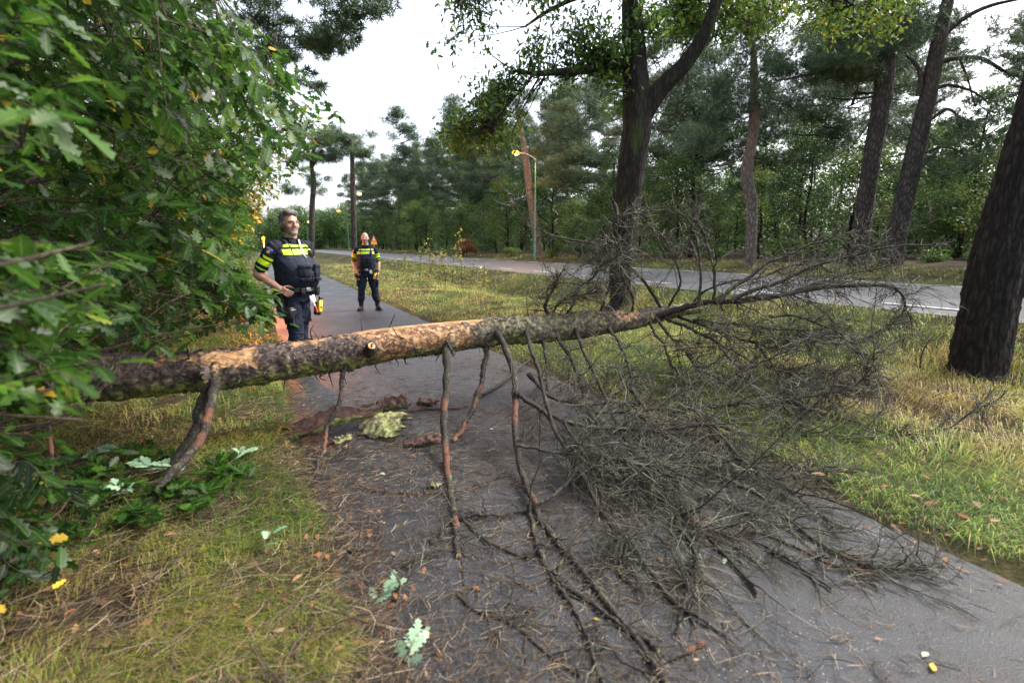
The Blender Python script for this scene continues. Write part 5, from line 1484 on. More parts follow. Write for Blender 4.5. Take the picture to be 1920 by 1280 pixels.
# ------------------------------------------------------------------ lamps and sign
def emis(name, c, st):
    m, nt, b = newmat(name)
    b.inputs['Base Color'].default_value = (*c, 1)
    b.inputs['Emission Color'].default_value = (*c, 1); b.inputs['Emission Strength'].default_value = st
    return m
M_POLE = plain('green_pole_paint', (.07, .2, .13), .4, var=.2, scale=6)
M_ARM = plain('lamp_arm_metal', (.35, .38, .38), .4, .6)
M_GLOW = emis('amber_lamp_glow', (1, .34, .035), .6)
M_GLOWW = emis('warm_lamp_glow', (1, .6, .22), .8)
def street_lamp(label, P, az, height, arm, glow, color, power, head=.16, group='street lamps along the road'):
    root = empty('street_lamp', P, az, label, 'street lamp', group)
    mp = MB(); tubes(mp, np.array([[0, 0, -.2], [0, 0, 1.0], [0, 0, 1.02], [0, 0, height - .6]]), np.array([[.075, .075, .055, .045]]), 10, cap=True); mp.build('pole', M_POLE, root)
    ma = MB(); tubes(ma, smooth_curve([(0, 0, height - .65), (.05, 0, height - .35), (arm * .5, 0, height - .05), (arm, 0, height)], 10), np.full((1, 10), .02), 8, cap=True); ma.build('arm', M_ARM, root)
    mh = MB(); ellipsoid(mh, (arm + .25, 0, height + .03), (.26, .1, .05)); mh.build('lamp_head', M_ARM, root)
    ml = MB(); ellipsoid(ml, (arm + .27, 0, height - .03), (head * 1.3, head * .8, head * .75)); ml.build('bulb_glass', glow, root)
    if power:
        ld = bpy.data.lights.new('lamp_light', 'POINT'); ld.energy = power; ld.color = color; ld.shadow_soft_size = .25
        lo = bpy.data.objects.new('lamp_light', ld); COL.objects.link(lo); lo.parent = root; lo.location = (arm + .27, 0, height - .3)
    return root
AZL = math.atan2(-NY, -NX)
def lamp_at(px, D, z=None):
    p = at(px, 470, D); p[2] = float(gz(p[0], p[1])); return p
street_lamp('nearest green street lamp with amber light beside the road', lamp_at(1003, 34), AZL, 7.0, 1.25, M_GLOW, (1, .45, .12), 280, .2)
street_lamp('small far amber street lamp left of the lone pine', lamp_at(655, 96), AZL, 7.6, 1.25, M_GLOW, (1, .5, .15), 0, .3)
street_lamp('pale lit street lamp just right of the lone pine', lamp_at(667, 57), AZL + math.pi, 6.9, .5, M_GLOWW, (1, .8, .5), 0, .22)
street_lamp('farthest pale street lamp beside the grey haired officer', lamp_at(579, 110), AZL + math.pi, 6.3, .3, M_GLOWW, (1, .8, .5), 0, .34)
# low amber lamp on a post at the left path edge
bp = at(494, 447, 12.5); bz = float(gz(bp[0], bp[1]))
rt = empty('warning_lamp', (bp[0], bp[1], bz), 0, 'low amber lamp on a thin post glowing behind the grey haired officer', 'lamp')
mp = MB(); tubes(mp, np.array([[0, 0, -.1], [0, 0, bp[2] - bz - .06]]), np.array([[.018, .018]]), 8); mp.build('post', M_ARM, rt)
ml = MB(); ellipsoid(ml, (0, 0, bp[2] - bz), (.035, .035, .05)); ml.build('bulb_glass', M_GLOW, rt)
ld = bpy.data.lights.new('lamp_light', 'POINT'); ld.energy = 200; ld.color = (1, .24, .04); ld.shadow_soft_size = .1
lo = bpy.data.objects.new('lamp_light', ld); COL.objects.link(lo); lo.parent = rt; lo.location = (-.15, -.5, bp[2] - bz)
# road sign: triangle over an orange plate
M_SIGNRED = plain('sign_red', (.6, .16, .12), .4); M_SIGNPINK = plain('sign_face', (.72, .42, .36), .4); M_SIGNORG = plain('sign_orange', (.9, .33, .03), .4)
D = 30; sp = at(702, 470, D); sp[2] = float(gz(sp[0], sp[1]))
rt = empty('road_sign', sp, R(25), 'small triangular road sign over an orange plate across the verge', 'sign')
u = D / F; top = at(702, 441, D)[2] - sp[2]; midz = at(702, 452.5, D)[2] - sp[2]; bot = at(702, 458.5, D)[2] - sp[2]
mp = MB(); tubes(mp, np.array([[0, .03, -.2], [0, .03, top - .1]]), np.array([[.03, .03]]), 8, cap=True); mp.build('post', M_ARM, rt)
def prism(mb_, poly, y0, y1, mat=0):
    k = len(poly); v = [(x, y0, z) for x, z in poly] + [(x, y1, z) for x, z in poly]
    t = [(0, i, i + 1) for i in range(1, k - 1)] + [(k, k + i + 1, k + i) for i in range(1, k - 1)]
    q = [(i, i + k, (i + 1) % k + k, (i + 1) % k) for i in range(k)]
    mb_.add(v, q=q, t=t, mat=mat)
mp = MB(); prism(mp, [(-4.6 * u, midz), (4.6 * u, midz), (0, top)], -.012, .0, 0); prism(mp, [(-2.9 * u, midz + .05), (2.9 * u, midz + .05), (0, top - .1)], -.017, -.012, 1)
mp.build('warning_triangle', [M_SIGNRED, M_SIGNPINK], rt, False)
mp = MB(); prism(mp, [(-5.2 * u, bot), (5.2 * u, bot), (5.2 * u, midz - .01), (-5.2 * u, midz - .01)], -.012, .0); mp.build('orange_plate', M_SIGNORG, rt, False)

# ------------------------------------------------------------------ the two officers
def skinmat(name, c):
    m, nt, b = newmat(name)
    no = N(nt, 'TexNoise', Scale=22.0, Detail=4.0); L(nt, coords(nt), no.inputs['Vector'])
    L(nt, ramp(nt, no.outputs[0], [(.35, tuple(x * .82 for x in c)), (.65, c)]), b.inputs['Base Color'])
    b.inputs['Roughness'].default_value = .5
    b.inputs['Subsurface Weight'].default_value = .12; b.inputs['Subsurface Radius'].default_value = (.02, .008, .004)
    return m
def cloth(name, c, rough=.85):
    m, nt, b = newmat(name)
    v = coords(nt)
    n1 = N(nt, 'TexNoise', Scale=9.0, Detail=3.0, Distortion=1.0); L(nt, v, n1.inputs['Vector'])
    n2 = N(nt, 'TexNoise', Scale=160.0, Detail=2.0); L(nt, v, n2.inputs['Vector'])
    L(nt, ramp(nt, n2.outputs[0], [(.3, tuple(x * .7 for x in c)), (.7, tuple(x * 1.25 for x in c))]), b.inputs['Base Color'])
    b.inputs['Roughness'].default_value = rough; b.inputs['Specular IOR Level'].default_value = .35
    bump(nt, b, n1.outputs[0], .75, .03)
    return m
M_SKIN = skinmat('skin_tanned', (.46, .25, .18))
M_LIP = plain('lips', (.36, .18, .14), .5)
M_BROW = plain('eyebrow_hair', (.05, .04, .035), .8)
M_GREYHAIR = barkmat('grey_hair', (.05, .045, .04), (.32, .30, .28), 60, .2, dist=.004)
M_GREYBEARD = barkmat('grey_beard', (.14, .12, .10), (.45, .42, .38), 80, .5, dist=.003)
M_EYE = plain('eye', (.035, .03, .03), .2)
M_NAVY = cloth('navy_shirt_cloth', (.006, .008, .017))
M_VESTC = cloth('navy_vest_cloth', (.009, .013, .028), .8)
M_TROU = cloth('navy_trouser_cloth', (.007, .011, .027))
M_BOOT = plain('black_boot_leather', (.012, .012, .013), .35)
M_BLACK = plain('black_equipment', (.014, .014, .016), .45)
M_HIVIS = plain('hi_vis_yellow', (.62, .86, .02), .5, var=.08)
M_PIPING = plain('green_piping', (.3, .7, .1), .5, var=.1)
M_WHITE = plain('white_card', (.75, .75, .75), .5, var=.05)
M_RED = plain('red_strap', (.6, .05, .04), .6, var=.1)
M_TASER = plain('yellow_plastic', (.85, .6, .02), .35, var=.05)
M_GOLD = plain('gold_emblem', (.6, .35, .08), .4)
M_PATCH = plain('blue_patch', (.02, .04, .16), .6)
M_GLOVE = plain('black_glove', (.012, .012, .012), .6)

def rotz(a, c=(0, 0, 0)):
    ca, sa = math.cos(a), math.sin(a); c = np.asarray(c, float)
    Mx = np.array([[ca, -sa, 0], [sa, ca, 0], [0, 0, 1]])
    return lambda v: (np.asarray(v, float) - c) @ Mx.T + c
def hand(mb_, wrist, fwd, palm, thumb_side, k=1.0, curl=(.5, .7, .6), xf=None):
    """palm, four bent fingers of unequal length and a thumb; fwd = wrist-to-fingers, palm = palm normal."""
    f = nrm(fwd); p = nrm(palm - np.dot(palm, f) * f); s = np.cross(f, p) * thumb_side
    w_ = np.asarray(wrist, float)
    for u, rr in ((.015, .026), (.045, .031), (.075, .033)):
        for o in (-.024, 0, .024):
            ellipsoid(mb_, w_ + f * u * k + s * o * k, (.019 * k,) * 3, nu=10, nv=7)
    for i, (o, ln) in enumerate([(.034, .92), (.012, 1.0), (-.011, .94), (-.033, .76)]):
        b = w_ + f * .085 * k + s * o * k
        pts = [b]; d = f.copy(); a = 0
        for seg, c in zip((.042, .027, .022), curl):
            a += c * (1 + .12 * i)
            d = f * math.cos(a) + p * math.sin(a)
            pts.append(pts[-1] + d * seg * ln * k)
        limb(mb_, [pts[0] - f * .02 * k] + pts, [.0105 * k, .0100 * k, .0092 * k, .0084 * k, .007 * k], n=10, m=8, xf=xf)
    tb = w_ + f * .03 * k + s * .03 * k
    limb(mb_, [tb, tb + (f * .4 + s * .7 + p * .3) * .038 * k, tb + (f * .75 + s * .8 + p * .6) * .058 * k, tb + (f * 1.15 + s * .7 + p * .8) * .068 * k], [.014 * k, .0125 * k, .011 * k, .0085 * k], n=9, m=8)

def officer(name, loc, yaw, scale, label, o):
    root = empty(name, loc, yaw, label, 'person')
    root.scale = (scale,) * 3
    vx = o['voxel']
    belly = o['belly']
    hx = rotz(o['head_yaw'], (0, .0, 0))
    hk = o['head_k']; hdz = o['head_dz']; hc = np.array([0, -.01, 1.70])
    def headx(v):
        v = hx((np.asarray(v, float) - hc) * hk + hc); v = np.asarray(v, float).copy(); v[..., 2] += hdz; return v
    def unhead(v):
        v = np.asarray(v, float).copy(); v[..., 2] -= hdz; return (rotz(-o['head_yaw'])(v) - hc) / hk + hc
    # torso
    T = [(0, .0, .86, .165, .115), (0, 0, .93, .18, .13), (0, -.01 - belly * .2, 1.02, .182, .135 + belly * .3), (0, -.012 - belly * .7, 1.12, .185, .14 + belly * .75), (0, -.012 - belly * .7, 1.22, .188, .14 + belly * .7),
         (0, -.012 - belly * .3, 1.33, .193, .135 + belly * .35), (0, 0, 1.43, .2, .122), (0, .008, 1.50, .185, .105), (0, .015, 1.55, .135, .082), (0, .015, 1.585, .085, .07), (0, .01, 1.62, .066, .066)]
    bx, by = o['bulk']
    T = [(a_, b_, c_, d_ * (1 + (bx - 1) * (c_ < 1.56)), e_ * (1 + (by - 1) * (c_ < 1.56))) for a_, b_, c_, d_, e_ in T]
    def torso(mb_, inf, z0, z1, xf=None):
        zs = np.array([r[2] for r in T]); Ta = np.array(T)
        rings = []
        for z in np.linspace(z0, z1, 18):
            rings.append((0, np.interp(z, zs, Ta[:, 1]), z, np.interp(z, zs, Ta[:, 3]) + inf, np.interp(z, zs, Ta[:, 4]) + inf))
        loft(mb_, rings, 36, xf=xf)
    legs = o['legs']; arms = o['arms']
    def folds(me_, amp, fz, k):
        nv = len(me_.vertices); co = np.zeros(nv * 3, np.float32); no = np.zeros(nv * 3, np.float32)
        me_.vertices.foreach_get('co', co); me_.vertices.foreach_get('normal', no)
        co = co.reshape(-1, 3).astype(float); no = no.reshape(-1, 3)
        an = np.arctan2(co[:, 1], co[:, 0])
        w1 = fbm(co[:, 0] * 6 + 30, co[:, 2] * fz + 2.2 * np.sin(an * 2) + co[:, 1] * 5, k, 3)
        w2 = 1 - np.abs(2 * noise(co[:, 0] * 5 + co[:, 2] * fz * .8 + 60, co[:, 2] * fz * .9 - co[:, 0] * 7 + co[:, 1] * 4, k + 5) - 1)
        d_ = amp * ((w1 - .5) * 1.4 + (w2 ** 3) * .9 - .2)
        me_.vertices.foreach_set('co', (co + no * d_[:, None]).astype(np.float32).ravel()); me_.update()
    def head(mb_):
        e = lambda c, r, rot=None: ellipsoid(mb_, c, r, rot, 20, 14, xf=headx)
        limb(mb_, [(0, .015, 1.54), (0, .0, 1.62), (0, -.012, 1.70 + hdz)], [.076, .074, .07], xf=None)
        e((0, .0, 1.815), (.076, .097, .1)); e((0, -.03, 1.785), (.07, .082, .085)); e((0, -.045, 1.735), (.061, .066, .062)); e((0, -.088, 1.697), (.034, .026, .024))
        e((-.036, -.072, 1.762), (.032, .034, .032)); e((.036, -.072, 1.762), (.032, .034, .032))
        e((0, -.098, 1.815), (.054, .018, .012)); e((0, -.115, 1.785), (.0125, .02, .03)); e((0, -.128, 1.768), (.0165, .0165, .0125)); e((-.011, -.116, 1.765), (.01, .012, .009)); e((.011, -.116, 1.765), (.01, .012, .009))
        e((0, -.101, 1.733), (.024, .014, .0065)); e((0, -.100, 1.722), (.022, .014, .0075))
        for s in (-1, 1):
            e((s * .077, .008, 1.782), (.012, .02, .034)); e((s * .082, .016, 1.79), (.007, .013, .024))
    b = MB()
    torso(b, 0, .86, 1.6)
    head(b)
    for s, (hip, knee, ank, toe) in zip((-1, 1), legs):
        limb(b, [hip, (np.array(hip) + knee) / 2 + [0, -.005, 0], knee, (np.array(knee) + ank) / 2 + [0, .012, 0], ank], [.098, .082, .058, .054, .038])
        limb(b, [np.array(ank) + [0, .02, -.045], np.array(toe) + [0, .03, .012], toe], [.04, .036, .028])
    for s, (sh, el, wr, fw, pl) in zip((-1, 1), arms):
        limb(b, [sh, (np.array(sh) + el) / 2, el, np.array(el) * .65 + np.array(wr) * .35, wr], [.064 * bx, .056 * bx, .046 * bx, .047 * bx, .031 * bx])
        hand(b, wr, np.array(fw), np.array(pl), 1 if s < 0 else -1, curl=o['curl'])
    me = solid(b, vx, 5, .5)
    c = centers(me)
    hv = unhead(c)
    idx = np.zeros(len(c), int)
    lips = (abs(hv[:, 0]) < .017) & (abs(hv[:, 2] - 1.727) < .0085) & (hv[:, 1] < -.1)
    idx[lips] = 1
    stub = (hv[:, 2] < 1.752) & (hv[:, 2] > 1.685) & (hv[:, 1] < .01) & ~lips & (np.abs(hv[:, 0]) > .026 - (hv[:, 2] < 1.745) * .02)
    idx[stub] = 2
    setmat(me, idx)
    link('body', me, [o['skin'], M_LIP, o['stubble']], root)
    # eyes and brows
    for s in (-1, 1):
        m1 = MB(); ellipsoid(m1, (s * .031, -.0905, 1.797), (.0155, .013, .0065), None, 12, 8, xf=headx); m1.build('eye', M_EYE, root)
        m1 = MB(); limb(m1, [(s * .012, -.1115, 1.812), (s * .032, -.1075, 1.819), (s * .052, -.092, 1.813)], [.004, .005, .003], n=8, m=8, xf=headx); m1.build('eyebrow', o['brow'], root)
    # hair and beard
    if o['hair']:
        h = MB()
        ellipsoid(h, (0, .012, 1.832), (.083, .1, .1), None, 24, 16, xf=headx)
        ellipsoid(h, (0, .045, 1.78), (.078, .065, .085), None, 20, 12, xf=headx)
        ellipsoid(h, (-.02, -.05, 1.9), (.055, .055, .034), None, 16, 10, xf=headx); ellipsoid(h, (.03, -.045, 1.895), (.045, .05, .034), None, 16, 10, xf=headx)
        for i_ in range(26):
            a = rng.uniform(0, 6.28); z = rng.uniform(1.80, 1.93)
            rr = math.sqrt(max(.05, 1 - ((z - 1.832) / .1) ** 2))
            if math.sin(a) < -.35 and z < 1.88: continue
            ellipsoid(h, (.08 * rr * math.cos(a), .012 + .096 * rr * math.sin(a), z), (.016, .018, .02), None, 8, 6, xf=headx)
        for s in (-1, 1): ellipsoid(h, (s * .072, -.028, 1.79), (.013, .016, .032), None, 10, 8, xf=headx)
        hm = solid(h, max(vx * .9, .0042), 2)
        # cut away the face: keep only hair above the hairline and behind the ears
        import bmesh
        bm = bmesh.new(); bm.from_mesh(hm)
        bad = []
        for v in bm.verts:
            p = unhead(np.array(v.co))
            if (p[1] < -.045 and p[2] < 1.868) or (p[1] < -.005 and p[2] < 1.765) or p[2] < 1.70: bad.append(v)
        bmesh.ops.delete(bm, geom=bad, context='VERTS'); bm.to_mesh(hm); bm.free()
        link('hair', hm, o['hair'], root)
    bd = MB()
    for (cc, rr) in [((0, -.092, 1.695), (.037, .028, .026)), ((-.022, -.084, 1.702), (.018, .024, .02)), ((.022, -.084, 1.702), (.018, .024, .02)), ((-.015, -.109, 1.7455), (.017, .009, .0065)), ((.015, -.109, 1.7455), (.017, .009, .0065))]:
        ellipsoid(bd, cc, rr, None, 14, 10, xf=headx)
    link('beard', solid(bd, max(.004, vx * .9), 2), o['beard'], root)
    # trousers
    t = MB()
    torso(t, .014, .86, 1.035)
    for s, (hip, knee, ank, toe) in zip((-1, 1), legs):
        hip, knee, ank = map(np.array, (hip, knee, ank))
        limb(t, [hip + [0, 0, .02], (hip + knee) / 2, knee, (knee + ank) / 2 + [0, .012, 0], ank + [0, 0, .15]], [.118, .108, .09, .085, .078])
        # folds and bloused hem
        for i_ in range(5):
            z = rng.uniform(.3, .62); u = (z - ank[2]) / (knee[2] - ank[2]); c_ = ank + (knee - ank) * min(u, 1) if u < 1 else knee + (hip - knee) * (z - knee[2]) / (hip[2] - knee[2])
            ellipsoid(t, c_ + [0, -.012, 0], (.09, .088, .014), Matrix.Rotation(rng.uniform(-.35, .35), 3, 'Y'), 16, 8)
        ellipsoid(t, ank + [0, 0, .16], (.088, .09, .035))
        box(t, knee + np.array([s * .085, -.01, .16]), (.03, .15, .17), bev=.3)
    tm = solid(t, max(vx, .006), 3)
    folds(tm, .012, 11, 3)
    link('trousers', tm, M_TROU, root)
    # boots
    for s, (hip, knee, ank, toe) in zip((-1, 1), legs):
        bt = MB(); ank, toe = np.array(ank), np.array(toe)
        limb(bt, [ank + [0, .01, .16], ank + [0, .01, .02]], [.062, .058]); limb(bt, [ank + [0, .03, -.035], (ank + toe) / 2 + [0, 0, -.015], toe], [.052, .05, .042])
        bm_ = solid(bt, max(vx, .007), 2)
        co = np.zeros(len(bm_.vertices) * 3, np.float32); bm_.vertices.foreach_get('co', co); co = co.reshape(-1, 3); co[:, 2] = np.maximum(co[:, 2], .004); bm_.vertices.foreach_set('co', co.ravel())
        ob = link('boot', bm_, M_BOOT, root)
        sl = MB(); d = toe - ank; a_ = math.atan2(d[0], -d[1])
        box(sl, ((ank + toe) / 2 * [1, 1, 0]) + [0, .01, .014], (.1, .27, .026), Matrix.Rotation(a_, 3, 'Z'), .4); sl.build('sole', M_BLACK, ob)
    # shirt with short sleeves, yellow bands and green cuff piping
    sh_ = MB(); torso(sh_, .014, .99, 1.57)
    for s, (sh, el, wr, fw, pl) in zip((-1, 1), arms):
        sh, el = np.array(sh), np.array(el)
        limb(sh_, [sh * [.72, 1, 1] + [0, 0, .012], sh, sh * .5 + el * .5, sh * .25 + el * .75], [.085, .08, .076, .073])
    tubes(sh_, np.array([[0, .012, 1.555], [0, .008, 1.6], [0, .004, 1.628]]), np.array([[.105, .088, .083]]), 24, cap=True)
    sm = solid(sh_, vx, 3)
    c = centers(sm); idx = np.zeros(len(c), int)
    for s, (sh, el, wr, fw, pl) in zip((-1, 1), arms):
        sh, el = np.array(sh), np.array(el); ax_ = nrm(el - sh); Ln = np.linalg.norm(el - sh)
        on = (c[:, 0] * s > abs(sh[0]) - .03)
        u = (c - sh) @ ax_ / Ln
        gap = np.abs(np.arctan2(c[:, 0] * s - sh[0] * s, -(c[:, 1] - sh[1])) - 1.2) < .0
        idx[on & (u > .44) & (u < .62) & ~gap] = 1
        idx[on & (u > .30) & (u < .385) & (c[:, 1] < sh[1] + .03)] = 1
        idx[on & (u > .735) & (u < .79)] = 2
    setmat(sm, idx)
    folds(sm, .009, 12, 9)
    link('shirt', sm, [M_NAVY, M_HIVIS, M_PIPING], root)
    for s in (-1, 1):                                       # collar wings and epaulettes
        m1 = MB(); box(m1, (s * .05, -.075, 1.585), (.06, .012, .055), Matrix.Rotation(s * .5, 3, 'Y') @ Matrix.Rotation(-.35, 3, 'X'), .3); m1.build('collar', M_NAVY, root)
        m1 = MB(); box(m1, (s * .155, .01, 1.57), (.1, .045, .012), Matrix.Rotation(s * .35, 3, 'Y'), .3); box(m1, (s * .17, .01, 1.575), (.03, .035, .008), Matrix.Rotation(s * .35, 3, 'Y'), .3, mat=1); m1.build('epaulette', [M_NAVY, M_GOLD], root)
    # vest
    v_ = MB(); torso(v_, .036, 1.05, 1.54)
    for s in (-1, 1):
        limb(v_, [(s * .115, -.1, 1.46), (s * .118, -.03, 1.575), (s * .112, .06, 1.565), (s * .11, .11, 1.46)], [.04, .026, .026, .04], m=12)
    vm = solid(v_, vx, 3)
    c = centers(vm); idx = np.zeros(len(c), int)
    fr = np.abs(c[:, 0])
    za, zb = o['band']
    lo_ = (c[:, 2] > za) & (c[:, 2] < za + .062); hi_ = (c[:, 2] > zb) & (c[:, 2] < zb + .03)
    okx = (fr > .006) & ~((c[:, 0] < -.105) & (c[:, 0] > -.12)) & ~((c[:, 0] > .105) & (c[:, 0] < .12)) & (fr < .205)
    idx[(lo_ | hi_) & okx & (c[:, 1] < .09)] = 1
    setmat(vm, idx)
    folds(vm, .006, 9, 15)
    vo_ = link('vest', vm, [M_VESTC, M_HIVIS], root)
    yf = lambda z: float(np.interp(z, [r[2] for r in T], [r[1] - r[4] for r in T])) - .036
    xs_ = lambda x, z: yf(z) * math.sqrt(max(.05, 1 - (x / (float(np.interp(z, [r[2] for r in T], [r[3] for r in T])) + .036)) ** 2))
    zm = MB(); tubes(zm, np.array([[0, yf(z) - .002, z] for z in np.linspace(1.06, 1.5, 12)]), np.full((1, 12), .005), 6); zm.build('zip', M_BLACK, vo_)
    for s in (-1, 1):
        for z, hh, ww in ((1.235, .14, .13), (1.13, .03, .12)):
            pm = MB(); x = s * .09; y = xs_(x, z); rt_ = Matrix.Rotation(s * .45, 3, 'Z')
            box(pm, (x, y - .005, z), (ww, .035, hh), rt_, .3)
            box(pm, (x, y - .016, z + hh * .4), (ww * 1.04, .03, hh * .3), rt_, .3)
            pm.build('pocket', M_VESTC, vo_)
    # belt and its equipment
    bl = MB()
    zs = np.array([r[2] for r in T]); Ta = np.array(T); zb_ = 1.015
    a = np.linspace(0, 2 * np.pi, 41)
    rx = np.interp(zb_, zs, Ta[:, 3]) + .026; ry = np.interp(zb_, zs, Ta[:, 4]) + .026; cy = np.interp(zb_, zs, Ta[:, 1])
    for dz in (-.018, 0, .018):
        tubes(bl, np.stack([rx * np.cos(a), cy + ry * np.sin(a), zb_ + dz + 0 * a], -1), np.full((1, 41), .012), 8)
    ob = bl.build('belt', M_BLACK, root)
    bk = MB(); box(bk, (0, cy - ry - .008, zb_), (.07, .02, .05), None, .3); bk.build('buckle', M_ARM, ob)
    for (ang_, w__, h__, d__, dz) in o['pouches']:
        th = R(ang_); x = (rx + d__ * .4) * math.sin(th); y = cy - (ry + d__ * .4) * math.cos(th)
        pm = MB(); box(pm, (x, y, zb_ - .02 + dz), (w__, d__, h__), Matrix.Rotation(th, 3, 'Z'), .25); box(pm, (x, y, zb_ - .02 + dz + h__ * .33), (w__ * 1.06, d__ * 1.1, h__ * .28), Matrix.Rotation(th, 3, 'Z'), .3); pm.build('pouch', M_BLACK, root)
    # holster with pistol grip on the right thigh
    hx_, hy_ = o['holster']
    pm = MB(); box(pm, (hx_, hy_, .80), (.065, .12, .24), Matrix.Rotation(-.18, 3, 'X'), .3, taper=.65); box(pm, (hx_ + .015, hy_, .9), (.03, .09, .2), None, .3)
    box(pm, (hx_, hy_ + .045, .945), (.035, .05, .13), Matrix.Rotation(.5, 3, 'X'), .35)
    pm.build('holster', M_BLACK, root)
    pm = MB(); 
    kx = legs[0][0][0]; box(pm, (hx_ * .6 - .01, hy_ - .055, .74), (.15, .15, .15), Matrix.Rotation(.2, 3, 'Z'), .25); box(pm, (hx_ * .6 - .01, hy_ - .136, .775), (.1, .006, .012), Matrix.Rotation(.2, 3, 'Z'), .3, mat=1)
    pm.build('thigh_panel', [M_BLACK, M_ARM], root)
    # yellow stun gun in its holster at the left hip
    tx, ty, tz = o['taser']
    rt_ = Matrix.Rotation(.28, 3, 'Y') @ Matrix.Rotation(-.15, 3, 'X')
    hm_ = MB(); box(hm_, (tx, ty + .012, tz - .04), (.075, .06, .16), rt_, .3); hm_.build('stun_gun_holster', M_BLACK, root)
    pm = MB(); box(pm, (tx + .012, ty - .022, tz), (.052, .045, .17), rt_, .3); box(pm, (tx + .03, ty - .022, tz + .09), (.045, .035, .045), rt_, .3, mat=1); box(pm, (tx + .005, ty - .046, tz - .02), (.03, .006, .03), rt_, .3, mat=1); pm.build('stun_gun', [M_TASER, M_BLACK], root)
    # identity card and red strap
    cx, cz = o['card']; y = cy - math.sqrt(max(.1, 1 - (cx / rx) ** 2)) * ry - .02
    pm = MB(); box(pm, (cx, y - .012, cz), (.065, .005, .085), Matrix.Rotation(-.25, 3, 'Y') @ Matrix.Rotation(-.2, 3, 'Z'), .3); pm.build('identity_card', M_WHITE, root)
    if o['strap']:
        pm = MB(); tubes(pm, np.array([[cx + .005, y - .01, cz - .04], [cx + .025, y - .012, cz - .09]]), np.full((1, 2), .012), 6, cap=True); tubes(pm, np.array([[cx + .025, y - .012, cz - .09], [cx + .05, y - .01, cz - .17]]), np.full((1, 2), .013), 6, cap=True, mat=1, capmat=1); pm.build('key_strap', [M_WHITE, M_RED], root)
    # radio with aerial on the left shoulder of the vest
    pm = MB(); x = .125; y = xs_(x, 1.43)
    box(pm, (x, y - .02, 1.43), (.055, .035, .1), Matrix.Rotation(.3, 3, 'Z'), .25); tubes(pm, np.array([[x + .01, y - .02, 1.48], [x + .02, y - .03, 1.6]]), np.array([[.007, .004]]), 8, cap=True)
    tubes(pm, smooth_curve([(x, y - .02, 1.39), (x + .04, y - .04, 1.32), (x + .07, y, 1.25), (x + .05, y + .02, 1.15)], 10), np.full((1, 10), .005), 6)
    pm.build('radio', M_BLACK, root)
    # sleeve badge with lettering, chest crest
    sh, el = np.array(arms[0][0]), np.array(arms[0][1]); c_ = sh * .86 + el * .14
    nrmv = nrm(np.array(o['badge_n'])); zax = nrm(sh - el); xax = nrm(np.cross(zax, -nrmv)); 
    Mr = np.array([xax, -nrmv, zax]).T
    pm = MB(); box(pm, c_ + nrmv * .076, (.07, .012, .085), Matrix(Mr.tolist()), .3); ellipsoid(pm, c_ + nrmv * .083 - zax * .014, (.019, .006, .022), Mr, 12, 8, mat=1)
    bo = pm.build('sleeve_badge', [M_PATCH, M_GOLD], root)
    fc = bpy.data.curves.new('badge_lettering', 'FONT'); fc.body = 'POLITIE'; fc.size = .021; fc.align_x = 'CENTER'; fc.extrude = .001
    ft = bpy.data.objects.new('badge_lettering', fc); COL.objects.link(ft)
    bpy.context.view_layer.update()
    tme = bpy.data.meshes.new_from_object(ft.evaluated_get(bpy.context.evaluated_depsgraph_get())); bpy.data.objects.remove(ft)
    co = np.zeros(len(tme.vertices) * 3, np.float32); tme.vertices.foreach_get('co', co); co = co.reshape(-1, 3)
    w3 = (c_ + nrmv * .084 + zax * .018) + co[:, 0:1] * xax + co[:, 1:2] * zax + co[:, 2:3] * nrmv
    tme.vertices.foreach_set('co', w3.astype(np.float32).ravel())
    link('badge_lettering', tme, M_WHITE, bo)
    if o.get('crest'):
        pm = MB(); x = .075; y = xs_(x, 1.42); ellipsoid(pm, (x, y - .006, 1.42), (.024, .008, .03), None, 14, 8); pm.build('chest_crest', M_WHITE, root)
        pm = MB(); x = .145; ellipsoid(pm, (x, -.11, 1.5), (.024, .02, .034), None, 14, 8); pm.build('shoulder_lamp', plain('lamp_lens', (.8, .8, .55), .3), root)
    if o.get('cable'):
        pm = MB(); tubes(pm, smooth_curve([(.04, -.085, 1.6), (.0, -.15, 1.53), (-.01, yf(1.45) - .01, 1.45), (.02, yf(1.38) - .012, 1.39)], 14), np.full((1, 14), .0045), 6); tubes(pm, smooth_curve([(.055, -.08, 1.6), (.02, -.15, 1.52), (.02, yf(1.44) - .012, 1.43)], 12), np.full((1, 12), .004), 6); pm.build('earpiece_cable', M_WHITE, root)
    if o.get('watch'):
        wr = np.array(arms[1][2]); pm = MB(); d = nrm(wr - np.array(arms[1][1])); tubes(pm, np.array([wr - d * .03, wr - d * .005]), np.full((1, 2), .04), 14, cap=True); pm.build('watch', M_BLACK, root)
    if o.get('gloves'):
        wr = np.array(arms[0][2]); fw = nrm(np.array(arms[0][3])); pm = MB(); box(pm, wr + fw * .06 + np.array([-.03, .02, -.06]), (.05, .1, .1), None, .4); pm.build('folded_gloves', M_GLOVE, root)
    return root

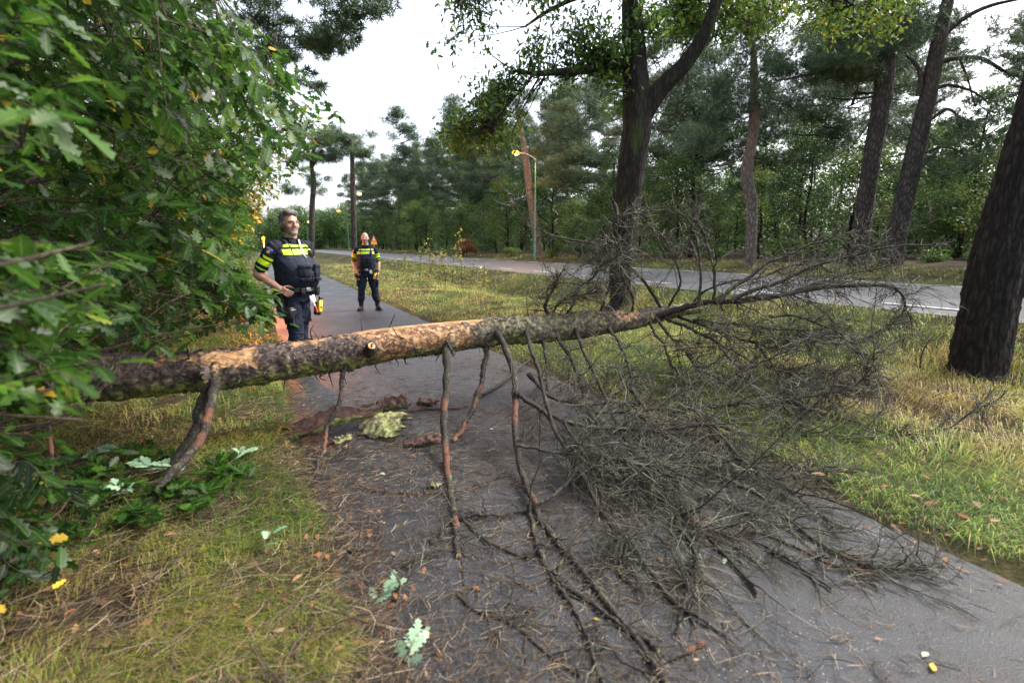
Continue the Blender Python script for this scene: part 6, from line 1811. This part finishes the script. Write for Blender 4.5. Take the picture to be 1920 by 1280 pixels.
o1 = dict(bulk=(1.13, 1.16), head_k=1.16, head_dz=-.02, voxel=.0045, belly=.075, head_yaw=R(-14), skin=M_SKIN, hair=M_GREYHAIR, beard=M_GREYBEARD, brow=M_BROW, stubble=skinmat('grey_stubble_skin', (.36, .22, .17)),
          legs=[((-.085, .0, .93), (-.085, -.06, .52), (-.085, -.03, .09), (-.11, -.2, .045)), ((.085, .02, .93), (.085, .06, .52), (.085, .12, .09), (.12, -.06, .045))],
          arms=[((-.245, .01, 1.5), (-.36, .17, 1.21), (-.29, -.1, 1.04), (.35, -.75, -.5), (.85, .3, -.2)), ((.245, .01, 1.5), (.345, .15, 1.22), (.29, .1, .97), (-.1, -.3, -1), (-.9, .2, 0))],
          curl=(.35, .45, .35), band=(1.425, 1.517), pouches=[(-60, .09, .12, .05, 0), (-115, .09, .13, .06, 0), (35, .06, .11, .05, -.01), (62, .06, .1, .05, 0), (95, .08, .12, .06, -.02), (140, .09, .1, .05, 0), (-20, .05, .08, .04, 0)],
          holster=(-.225, .0), taser=(.215, -.13, .79), card=(.03, .90), strap=True, badge_n=(-.75, -.6, .1), cable=True)
p = ground_at(566, 692); p[2] = .004
officer('person', p, R(63), 1.0, 'heavy grey haired bearded police officer, hand on belt, behind the fallen trunk', o1)
M_SKIN2 = skinmat('skin_fair', (.52, .31, .235))
o2 = dict(bulk=(1.03, 1.03), head_k=1.08, head_dz=-.012, voxel=.0065, belly=.02, head_yaw=R(-4), skin=M_SKIN2, hair=None, beard=plain('short_grey_beard', (.22, .17, .14), .8, scale=80), stubble=skinmat('short_stubble_skin', (.34, .21, .16)), brow=plain('sandy_eyebrow', (.2, .12, .08), .8),
          legs=[((-.1, .01, .93), (-.155, -.015, .52), (-.185, .02, .09), (-.235, -.14, .045)), ((.1, .01, .93), (.165, -.015, .52), (.21, .02, .09), (.29, -.12, .045))],
          arms=[((-.215, .01, 1.49), (-.315, .08, 1.21), (-.25, -.09, .99), (.3, -.5, -.75), (.8, .3, -.2)), ((.215, .01, 1.49), (.29, .05, 1.2), (.285, -.06, .95), (-.1, -.25, -1), (-.9, .2, 0))],
          curl=(.4, .5, .4), band=(1.40, 1.492), pouches=[(-45, .07, .09, .05, 0), (-80, .07, .12, .05, 0), (45, .06, .12, .05, -.01), (85, .09, .13, .06, -.03), (-140, .09, .1, .05, 0)],
          holster=(-.235, .05), taser=(.18, -.13, .87), card=(.1, .965), strap=False, badge_n=(-.9, -.4, .1), crest=True, watch=True, gloves=True)
p = ground_at(692, 581); p[2] = .004
officer('person', p, R(14), .955, 'bald police officer standing with legs apart in the middle of the path', o2)
